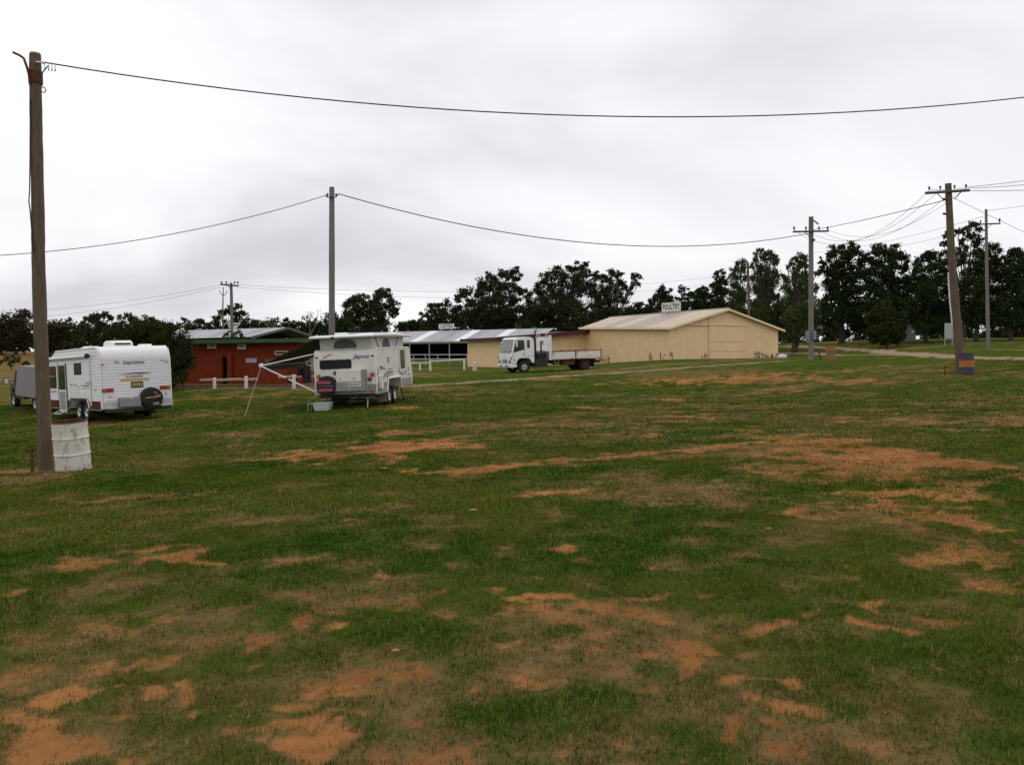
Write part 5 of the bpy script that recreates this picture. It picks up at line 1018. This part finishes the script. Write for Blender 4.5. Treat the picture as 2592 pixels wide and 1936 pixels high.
# running gear
for x_ in (1.72, 2.48):
    for s in (1, -1): wheel(T, (x_, s*.94, .32), .33, .20, s, WHITE, rimr=.68)
    part('axle', MB().cyl((x_,-.85,.32),(x_,.85,.32), .04), DARKM, T)
for y_ in (.45, -.45): part('chassis_rail', MB().bx(-.3, 5.0, y_-.03, y_+.03, .36, .48), DARKM, T); part('drawbar', MB().tube([(4.8,y_,.44),(6.2,y_*.1,.46)], .045, 4), DARKM, T)
part('hitch', MB().tube([(6.1,0,.46),(6.45,0,.48)], .055, 8), DARKM, T); part('jockey_wheel', MB().tube([(5.9,.2,0),(5.9,.2,.75)], .03, 8), PIPE, T); part('front_box', MB().bx(4.95,5.5,-.6,.6,.48,.95), CHECK, T, bevel=.02)
for y_, x_, dx_ in ((.72,.15,-.12),(-.72,.15,-.12),(-.78,4.2,.45),(.78,4.2,.45)):
    part('stabiliser_leg', MB().tube([(x_,y_,.46),(x_+dx_,y_,.02)], [.028,.022], 4), PIPE if (x_ < 1 and y_ < 0) else DARKM, T); part('stabiliser_foot', MB().bx(x_+dx_-.07,x_+dx_+.07,y_-.06,y_+.06,-.03,.03), DARKM, T)
part('mud_flap', MB().bx(1.30,1.32,-1.06,-.70,.12,.47), mat('faded_mud_flap', (.22,.18,.18), .8), T); part('mud_flap', MB().bx(1.30,1.32,.70,1.06,.12,.47), BLACK, T)
part('rear_skid', MB().tube([(.1,-.1,.36),(.1,-.95,.36)], .02, 5), PIPE, T); part('underfloor_tank', MB().bx(.5,1.2,-.6,.6,.24,.45), DARKM, T); part('rear_panel_under', MB().bx(.04,.09,-1.0,1.0,.38,.52), DARKM, T); part('tank', MB().bx(3.2,4.2,-.5,.5,.25,.50), DARKM, T)
# awning
oy, oz = 3.05, 1.62
mb = MB(); nx_, ny_ = 10, 8; gv_ = []
for i_ in range(nx_ + 1):
    for j_ in range(ny_ + 1):
        f = j_ / ny_; x_ = .05 + 3.9 * i_ / nx_; sg = -.02 * math.sin(math.pi * f) + .03 * math.sin(math.pi * i_ / nx_) * math.sin(math.pi*f)
        gv_.append((x_, HW + .02 + (oy - HW - .02) * f, 2.44 + (oz - 2.44) * f - sg))
fs_ = [(i_*(ny_+1)+j_, (i_+1)*(ny_+1)+j_, (i_+1)*(ny_+1)+j_+1, i_*(ny_+1)+j_+1) for i_ in range(nx_) for j_ in range(ny_)]
mb.add(gv_, fs_); o = part('awning_canopy', mb, AWN, T, True); m_ = o.modifiers.new('thick', 'SOLIDIFY'); m_.thickness = .006
part('awning_tube', MB().tube([(-.02,oy,oz),(4.0,oy,oz)], .035, 8), WHITE, T, True)
for x_ in (0.0, 3.98): part('awning_cap', MB().tube([(x_-.04,oy,oz),(x_+.04,oy,oz)], .07, 10), WHITE if x_ < 1 else DARKM, T, True); part('awning_rafter', MB().tube([(x_,oy,oz-.02),(x_,HW+.02,1.93)], .022, 6), WHITE, T); part('awning_leg', MB().tube([(x_,oy,oz-.03),(x_,HW+.02,.62)], .028, 6), WHITE, T); part('awning_joint', MB().box((x_, (oy*.52+HW*.48), .62+(oz-.65)*.52), (.06,.1,.06)), DARKM, T)
part('valance', MB().bx(.05,3.9,oy-.012,oy-.004,oz-.20,oz-.03), mat('grey_valance', (.13,.13,.13), .8), T)
Jw = T.matrix_world; gpt = gxy(619, 28.6); pin = Jw.inverted() @ gpt
part('guy_rope', MB().tube([(0,oy,oz-.05), tuple(pin)], .008, 5), mat('guy_rope_cord', (.45,.36,.30), .8), T); part('tent_peg', MB().tube([pin + Vector((0,0,.06)), pin - Vector((0,0,.15))], .012, 6), PIPE, T)
# tub and mat under the caravan
P = Mj @ Vector((-.45, .70, 0)); P.z = h(P.x, P.y)
o = thing('plastic_tub', 'pale blue plastic tub under the pop-top caravan', 'tub', frame(P, jf))
mb = MB(); a0, b0, a1, b1, hh = .15,.24,.19,.30,.26
vs = [(sx*a0, sy*b0, 0.0) for sx, sy in ((-1,-1),(1,-1),(1,1),(-1,1))] + [(sx*a1, sy*b1, hh) for sx, sy in ((-1,-1),(1,-1),(1,1),(-1,1))] + [(sx*(a1-.02), sy*(b1-.02), hh) for sx, sy in ((-1,-1),(1,-1),(1,1),(-1,1))] + [(sx*(a0-.02), sy*(b0-.02), .02) for sx, sy in ((-1,-1),(1,-1),(1,1),(-1,1))]
fs = [(3,2,1,0)] + [(i, (i+1)%4, (i+1)%4+4, i+4) for i in range(4)] + [(i+4, (i+1)%4+4, (i+1)%4+8, i+8) for i in range(4)] + [(i+8, (i+1)%4+8, (i+1)%4+12, i+12) for i in range(4)] + [(12,13,14,15)]
mb.add(vs, fs); part('tub_body', mb, TUB, o, bevel=.008); part('rim', MB().tube([(-a1,-b1,hh),(a1,-b1,hh),(a1,b1,hh),(-a1,b1,hh),(-a1,-b1,hh)], .014, 6, False), TUB, o)
P = Mj @ Vector((-.25, 1.0, 0)); P.z = h(P.x, P.y)
o = thing('folding_step', 'small grey folding step beside the plastic tub', 'step', frame(P, jf)); part('tread', MB().bx(-.16,.16,-.28,.28,.22,.25), GREYP, o, bevel=.006)
for sx in (-.14,.14):
    for sy in (-.25,.25): part('leg', MB().tube([(sx,sy,.22),(sx*1.3,sy*1.05,-.01)], .012, 6), PIPE, o)
# ---------------------------------------------------------------- flatbed truck
tf = Vector((-math.cos(R(25)), -math.sin(R(25)), 0)); fp = gxy(1327, 59.0); ax = fp - tf * 6.04 + Vector((tf.y, -tf.x, 0)) * .95
ta = Vector((ax.x, ax.y, 0)) + tf * 3.6; nrm = frame((ta.x, ta.y, h(ta.x, ta.y)), tf)
Mk = nrm @ Matrix.Translation((-3.6, 0, 0))
T = thing('flatbed_truck', 'white cab-over truck with a rusty drop-side tray parked by the tan shed', 'truck', Mk)
HW = 1.05
cab = [(5.28,.62),(5.28,2.10),(5.33,2.28),(5.45,2.38),(5.9,2.43),(6.55,2.40),(6.72,2.30),(6.82,2.02),(6.99,1.38),(7.03,1.0),(7.03,.62),(6.62,.62),(6.58,.78),(6.42,.95),(5.70,.95),(5.55,.80),(5.50,.66)]
part('cab', MB().prism(cab, 'y', -HW, HW), WHITE, T, bevel=.05)
for s in (1, -1):
    y0, y1 = s*(HW+.003), s*(HW+.010)
    part('door_window', MB().prism([(6.02,1.58),(6.05,2.16),(6.12,2.22),(6.55,2.20),(6.68,2.04),(6.86,1.44),(6.80,1.40)], 'y', y0, y1), GLASS, T)
    part('quarter_window', MB().prism(rrect(5.72, 1.94, .20, .55, .06), 'y', y0, y1), GLASS, T)
    for pl_ in ([(5.99,2.25),(5.97,1.55),(6.1,1.05),(6.45,.98)],[(5.30,1.12),(5.75,1.14),(5.95,1.06)],[(6.9,1.4),(6.88,.8)]): part('door_seam', MB().tube([(a_, y1, b_) for a_, b_ in pl_], .008, 4), GREYP, T)
    part('door_handle', MB().bx(6.02,6.14,s*(HW+.005),s*(HW+.03),1.28,1.32), DARKM, T); part('side_badge', MB().bx(6.70,6.84,y0,s*(HW+.008),.86,.90), DARKM, T)
    part('mirror_arm', MB().tube([(6.72,s*1.06,2.2),(6.75,s*1.24,2.2),(6.75,s*1.24,1.72)], .014, 6), BLACK, T); part('mirror', MB().prism(rrect(s*1.24, 1.94, .17, .36, .05), 'x', 6.66, 6.73), WHITE, T)
    part('wheel_arch', MB().tube([(6.62,s*(HW-.02),.64),(6.56,s*(HW-.02),.84),(6.4,s*(HW-.02),.97),(5.72,s*(HW-.02),.97),(5.52,s*(HW-.02),.7)], .04, 6), DARKM, T)
    part('headlight', MB().bx(7.02,7.055,s*.83-.16,s*.83+.16,.70,.86), WIND, T); part('indicator', MB().bx(7.0,7.05,s*1.0-.05,s*1.0+.045,.92,1.12), RED, T); part('side_step', MB().bx(5.3,5.5,s*.8,s*1.04,.45,.5), DARKM, T)
part('windscreen', MB().slab([(6.735,-.92,2.27),(6.735,.92,2.27),(6.995,.97,1.40),(6.995,-.97,1.40)], .004), WIND, T)
for v in T.children[-1].data.vertices: v.co.x += .022
for y_ in (.45, -.25): part('wiper', MB().tube([(7.03,y_,1.38),(7.01,y_+.45,1.52)], .012, 5), BLACK, T)
for z_ in (.86, .73): part('grille_slot', MB().prism(rrect(0, z_, .85, .07, .02), 'x', 7.031, 7.045), BLACK, T)
text('lettering', 'FUSO', .12, PIPE, T, facing((7.036, 0, 1.06), (0,1,0), UP), xs=1.4); part('emblem', MB().add([(7.036,0,1.26),(7.036,.04,1.22),(7.036,0,1.18),(7.036,-.04,1.22),(7.042,0,1.22)], [(0,1,4),(1,2,4),(2,3,4),(3,0,4)]), PIPE, T)
B_ = part('bumper', MB().prism([(6.62,.40),(6.62,.60),(7.10,.60),(7.14,.56),(7.12,.40),(7.05,.36)], 'y', -1.07, 1.07), WHITE, T, bevel=.03)
for y_ in (-.62, -.38, .62, .38): part('fog_lamp', MB().bx(7.13,7.15,y_-.07,y_+.07,.46,.55), BLACK, B_)
for x_ in (6.2, 5.5): part('roof_lamp', MB().bx(x_,x_+.12,HW-.25,HW-.12,2.41,2.46), AMBER if x_ > 6 else BLACK, T)
for y_ in (.35, -.35): part('chassis_rail', MB().bx(.1, 6.6, y_-.04, y_+.04, .55, .76), DARKM, T)
part('engine_block', MB().bx(5.1, 6.5, -.3, .3, .38, .9), DARKM, T)
for s in (1, -1):
    part('fuel_tank' if s > 0 else 'battery_box', MB().bx(4.25, 5.2, s*.42, s*1.02, .35, .92), DARKM, T, bevel=.03); part('tool_locker', MB().bx(4.3, 5.05, s*.1, s*1.0, .93, 1.28), BLACK, T, bevel=.02)
    wheel(T, (6.04, s*.90, .42), .43, .26, s, PIPE, rimr=.5); wheel(T, (1.22, s*.80, .42), .43, .26, s, RUST, rimr=.55); wheel(T, (1.22, s*.52, .42), .43, .24, s, RUST, rimr=.55)
    part('rear_mudguard', MB().tube([(.66,s*.78,.5),(.78,s*.78,.74),(1.0,s*.78,.86)], .03, 5), DARKM, T); part('mud_flap', MB().bx(.58,.60,s*.5,s*1.0,.22,.74), BLACK, T)
    part('under_rail', MB().bx(2.0, 4.1, s*.80, s*.84, .55, .62), DARKM, T); part('tool_tray', MB().bx(2.1, 3.0, s*.45, s*.92, .42, .72), RUST, T, bevel=.02)
    part('tie_rail', MB().tube([(.1,s*1.07,.79),(3.9,s*1.07,.79)], .018, 6), RUST, T)
    for k in range(8): part('tie_hook', MB().tube([(.3+.48*k,s*1.07,.86),(.3+.48*k,s*1.09,.78)], .014, 5), PIPE, T)
    part('rope_loop', MB().tube([(3.75,s*1.06,.78),(3.72,s*1.06,.60),(3.6,s*1.06,.54),(3.45,s*1.06,.58),(3.42,s*1.06,.78)], .02, 6), PIPE, T)
for x_ in (6.04, 1.22): part('axle', MB().cyl((x_,-.8,.42),(x_,.8,.42), .06), DARKM, T)
part('differential', MB().lathe([(0,-.2),(.16,-.12),(.2,0),(.16,.12),(0,.2)], 12, (1.22,0,.42), 'y'), DARKM, T, True); part('crossmember', MB().bx(.06,.2,-1.0,1.0,.5,.66), DARKM, T)
# tray
part('tray_floor', MB().bx(.04, 4.0, -1.06, 1.06, .84, .92), TRAYW, T)
for s in (1, -1):
    for a_, b_ in ((.08, 2.04), (2.12, 3.93)):
        G = part('drop_side', MB().bx(a_, b_, s*1.045, s*1.085, .93, 1.34), TRAYW, T, bevel=.008); part('top_rail', MB().bx(a_, b_, s*1.035, s*1.095, 1.345, 1.39), RUST, G); part('panel_rib', MB().bx(a_+.05, b_-.05, s*1.086, s*1.096, .96, .99), TRAYW, G); part('latch', MB().bx(b_-.12, b_-.04, s*1.087, s*1.105, 1.22, 1.30), RUST, G)
    for x_ in (.04, 2.08, 3.98): part('stake', MB().bx(x_-.03, x_+.03, s*1.03, s*1.10, .86, 1.44), TRAYW if x_ > 3 else RUST, T)
part('tailgate', MB().bx(.0, .035, -1.03, 1.03, .93, 1.36), TRAYW, T, bevel=.008); part('coupling', MB().tube([(.05,.9,.86),(-.05,.95,.7),(-.02,.95,.55)], .03, 6), RUST, T); part('tail_lamp', MB().bx(-.03, .0, .72, .95, .70, .80), RED, T); part('tail_lamp', MB().bx(-.03, .0, -.95, -.72, .70, .80), RED, T)
# headboard
part('headboard_post', MB().bx(3.96, 4.12, .96, 1.10, .80, 2.50), WHITE, T, bevel=.01); part('headboard_post', MB().bx(3.96, 4.12, -1.10, -.96, .80, 2.50), WHITE, T, bevel=.01)
hb = MB(); hb.bx(4.02,4.07,-.955,-.30,1.5,2.40); hb.bx(4.02,4.07,.12,.955,1.5,2.40); hb.bx(4.02,4.07,-.299,.119,1.5,1.85); hb.bx(4.02,4.07,-.299,.119,2.15,2.40); part('headboard', hb, WHITE, T)
part('headboard_rail', MB().bx(4.0,4.1,-.955,.955,2.405,2.45), PIPE, T); part('headboard_rail', MB().bx(4.0,4.4,-.955,.955,1.40,1.495), WHITE, T)
part('headboard_lower', MB().bx(4.0,4.06,-.955,.955,.93,1.398), WHITE, T)
for y_ in (.45, -.55): part('ladder_rack', MB().tube([(4.06,y_,2.44),(4.06,y_,2.66)], .025, 6), WHITE, T)
part('beacon', MB().lathe([(0,0),(.08,0),(.085,.1),(.06,.17),(0,.18)], 10, (4.1,-.85,2.45)), AMBER, T, True); part('beacon', MB().lathe([(0,0),(.08,0),(.085,.1),(.06,.17),(0,.18)], 10, (4.1,.72,2.45)), RED, T, True)
part('exhaust_stack', MB().tube([(5.12,.88,.6),(5.12,.88,1.9),(5.12,.88,2.7),(5.05,.88,2.84),(5.0,.88,2.9)], [.07,.07,.05,.05,.05], 10), BLACK, T, True); part('air_intake', MB().tube([(4.55,.62,1.28),(4.55,.62,2.12)], .055, 10), BLACK, T, True)

# ================================================================ SMALL THINGS
def drum(label, P, tilt, mats, name='steel_drum', r=.292, hh=.88, open_=False):
    T = thing(name, label, 'drum', Matrix.Translation(P) @ Euler(tilt).to_matrix().to_4x4(), 'steel drums')
    zs_ = [0, .293, .587, .88] ; 
    for k in range(3):
        z0, z1 = zs_[k]*hh/.88, zs_[k+1]*hh/.88; e = .012
        pr = [(r, z0)] + ([(r+.012, z0+.006), (r+.014, z0+.018), (r+.004, z0+.03)] if k else [(r+.01, z0+.008), (r, z0+.02)]) + [(r, z0+.05), (r*1.003, (z0+z1)/2), (r, z1)]
        part('drum_band', MB().lathe(pr, 36), mats[k], T, True)
    part('rim', MB().lathe([(r,hh),(r+.012,hh+.004),(r+.012,hh+.016),(r-.006,hh+.018),(r-.012,hh)], 36), RUST if open_ else mats[2], T, True)
    if open_: part('drum_inside', MB().lathe([(r-.012,hh+.005),(r-.014,.3),(r-.02,.06),(0,.05)], 36), RUST, T, True)
    else: part('lid', MB().lathe([(r-.01,hh-.01),(.1,hh-.004),(0,hh-.004)], 36), mats[2], T, True)
    return T
P = gxy(187, 15.55); P.z -= .02
drum('open white barrel with rusty rim beside the wooden pole', P, (R(4.6), R(-1.8), 0), [RUSTW]*3, open_=True)
P = gxy(2447, 37.6); drum('blue drum with an orange band beside the leaning pole', P, (0, R(-1), 0), [BLUEB, ORB, BLUEB])
P = gxy(2102, 57); drum('orange drum with a grey band near the poultry shed', P, (R(1), R(1), 0), [ORB, mat('grey_drum_band', (.16,.15,.14), .6, .2), ORB])
# tap by the near pole
P = gxy(82, 15.6); T = thing('garden_tap', 'dark tap on a short standpipe left of the wooden pole', 'tap', Matrix.Translation(P))
part('standpipe', MB().tube([(0,0,-.1),(.0,0,.2),(-.01,0,.40)], [.03,.026,.024], 8), RUST, T, True); part('tap_body', MB().tube([(-.10,-.02,.33),(-.08,-.02,.37),(-.02,0,.385),(.07,0,.385)], [.018,.02,.024,.024], 8), DARKM, T, True); part('tap_handle', MB().tube([(-.03,0,.40),(-.03,0,.44),(-.09,0,.445),(.04,0,.445)], .012, 6), DARKM, T)
P = gxy(2392, 37.5); T = thing('garden_tap', 'thin dark standpipe tap left of the leaning crossarm pole', 'tap', Matrix.Translation(P))
part('standpipe', MB().tube([(-.02,0,-.1),(0,0,.3),(.04,0,.5)], .025, 6), RUST, T); part('tap_body', MB().tube([(-.06,-.02,.38),(.10,0,.40)], .025, 6), DARKM, T)
P = gxy(2077, 56); T = thing('steel_picket', 'leaning dark steel picket between the pale pole and orange drum', 'post', Matrix.Translation(P)); part('shaft', MB().box((-.05,0,.28),(.07,.07,.75), Matrix.Rotation(R(-12),3,'Y')), RUST, T); part('cap', MB().box((-.13,0,.66),(.09,.09,.05), Matrix.Rotation(R(-12),3,'Y')), DARKM, T)
P = gxy(1672, 71.5); T = thing('steel_picket', 'thin dark picket against the tan side wall', 'post', Matrix.Translation(P)); part('shaft', MB().bx(-.03,.03,-.03,.03,-.2,.62), RUST, T); part('crosspiece', MB().bx(-.09,.09,-.025,.025,.36,.40), RUST, T)
# white sack at the shed corner
P = gxy(1979, 76.5); T = thing('white_bag', 'crumpled white bag on the grass at the tan shed corner', 'bag', Matrix.Translation(P)); g = random.Random(8); bm = bmesh.new(); bmesh.ops.create_icosphere(bm, subdivisions=3, radius=.3)
for v in bm.verts: v.co *= 1 + g.uniform(-.14,.14); v.co.z = max(v.co.z * .75 + .16, -.02); v.co.x *= 1.3
me = bpy.data.meshes.new('sack'); bm.to_mesh(me); bm.free(); me.materials.append(WHITE); part('sack', None, None, T, me=me); part('tied_neck', MB().tube([(.3,0,.25),(.42,0,.32),(.46,0,.30)], [.07,.03,.07], 8), WHITE, T, True)
# rotary clothesline
P = gxy(790, 41); T = thing('clothesline', 'green rotary clothesline hung with dark towels beside the pop-top', 'clothesline', Matrix.Translation(P)); c = lambda a, b_, Y=41: at(a, b_, Y) - P
part('post', MB().tube([(0,0,-.2),tuple(c(790,900))], .028, 8), CLGRN, T); hub = c(790,910)
for k in range(4):
    q = R(20 + 90*k); tip = hub + Vector((math.cos(q)*1.5, math.sin(q)*1.5, .18)); part('arm', MB().tube([hub, tip], .018, 6), CLGRN, T)
ring = [hub + Vector((math.cos(R(20+90*k))*1.5, math.sin(R(20+90*k))*1.5, .18)) for k in range(5)]
for f_ in (1, .75, .5): part('line', MB().tube([hub.lerp(p, f_) for p in ring], .006, 4, False), CLGRN, T)
def towel(label, x0, x1, yt, yb, Y, m_, name='towel'):
    B = at((x0+x1)/2, yb, Y); mb = MB(); n_ = 8; vs = []
    for i_ in range(n_ + 1):
        for j_ in range(7):
            p = at(x0 + (x1-x0)*i_/n_, yt + (yb-yt)*j_/6 + (1.2*math.sin(i_*1.3) if j_ == 6 else 0), Y + .06*math.sin(i_*1.7)*(j_/6)); vs.append(p - B)
    mb.add(vs, [(i_*7+j_, (i_+1)*7+j_, (i_+1)*7+j_+1, i_*7+j_+1) for i_ in range(n_) for j_ in range(6)]); o = part(name, mb, m_, None, True); o.location = B; m = o.modifiers.new('thick','SOLIDIFY'); m.thickness = .012; tag(o, label, 'towel', 'washing on the clothesline'); return o
towel('black towel hanging left on the green clothesline', 753, 771, 917, 951, 40.6, DKTOW); towel('dark maroon towel hanging in the middle of the clothesline', 772, 787, 914, 958, 40.3, MAROON); towel('narrow white cloth hanging right on the green clothesline', 787.5, 792, 916, 939, 41.3, SIGN, 'cloth')
# weeds along the tan wall
def weed(label, px, Y, hgt_, seed, n_=7):
    P = gxy(px, Y); T = thing('weed', label, 'plant', Matrix.Translation(P), 'weeds along the tan shed'); g = random.Random(seed); mb = MB(); lf = MB()
    for k in range(n_):
        a_ = Vector((g.uniform(-.5,.5), g.uniform(-.1,.1), 0)); tp_ = a_ + Vector((g.uniform(-.2,.2), g.uniform(-.1,.1), hgt_*g.uniform(.5,1))); mb.tube([a_ - UP*.05, (a_+tp_)/2 + Vector((g.uniform(-.05,.05),0,0)), tp_], [.014,.011,.006], 4, False)
        for q in range(10):
            f = g.uniform(.15, 1); c_ = a_.lerp(tp_, f); d_ = Vector((g.uniform(-1,1), g.uniform(-1,1), g.uniform(-.3,.8))).normalized() * .10; e_ = Vector((-d_.z, .02, d_.x)) * .35; lf.add([c_, c_+d_*.5+e_, c_+d_, c_+d_*.5-e_], [(0,1,2,3)])
    part('stems', mb, mat('dry_weed_stem', (.14,.10,.06), .9), T); part('leaves', lf, mat('weed_leaf', (.07,.075,.03), .9, .3), T)
weed('tall dry weed against the left part of the tan side wall', 1655, 74, .95, 1); weed('pair of dry stalks by the thin picket at the tan wall', 1690, 71.5, .8, 2, 4); weed('dry weed tuft at the right end of the tan gable', 1925, 75.2, .75, 3, 12); weed('smaller dry weed tuft at the tan gable corner', 1950, 76.3, .5, 4, 10); weed('low weed behind the rear wheel of the truck', 1535, 76, .6, 5, 6); weed('single dry weed beside the sliding door post', 1780, 72.6, .5, 6, 4)
# fallen leaves
LF = mat('dead_leaf', (.30,.20,.11), .8, .25, 20)
for k, (px, py, lab, sz) in enumerate(((1198,1300,'curled brown leaf alone on the grass at centre',.06),(972,1192,'brown leaf on the edge of the central red patch',.07),(1002,1660,'small pale leaf in the dark foreground grass',.03),(1945,1347,'pale scrap lying in the grass at right',.04))):
    P = gp(px, py); P.z = h(P.x, P.y) + .015; mb = MB(); n_ = 8; g = random.Random(k)
    top_ = [(-sz*.9 + 1.8*sz*i_/n_, 0, .01 + .5*sz*(abs(i_/n_-.5)**1.2)) for i_ in range(n_+1)]; vs = []
    for i_, t_ in enumerate(top_):
        w_ = sz*.5*math.sin(math.pi*min(max(i_/n_,.04),.96)); vs += [(t_[0], -w_, t_[2]+w_*.5), t_, (t_[0], w_, t_[2]+w_*.7)]
    mb.add(vs, [f for i_ in range(n_) for f in ((i_*3,i_*3+1,i_*3+4,i_*3+3),(i_*3+1,i_*3+2,i_*3+5,i_*3+4))]); o = part('fallen_leaf', mb, LF, None, True); o.location = P; o.rotation_euler = (0,0,g.uniform(-.6,.6)); tag(o, lab, 'leaf', 'fallen leaves')
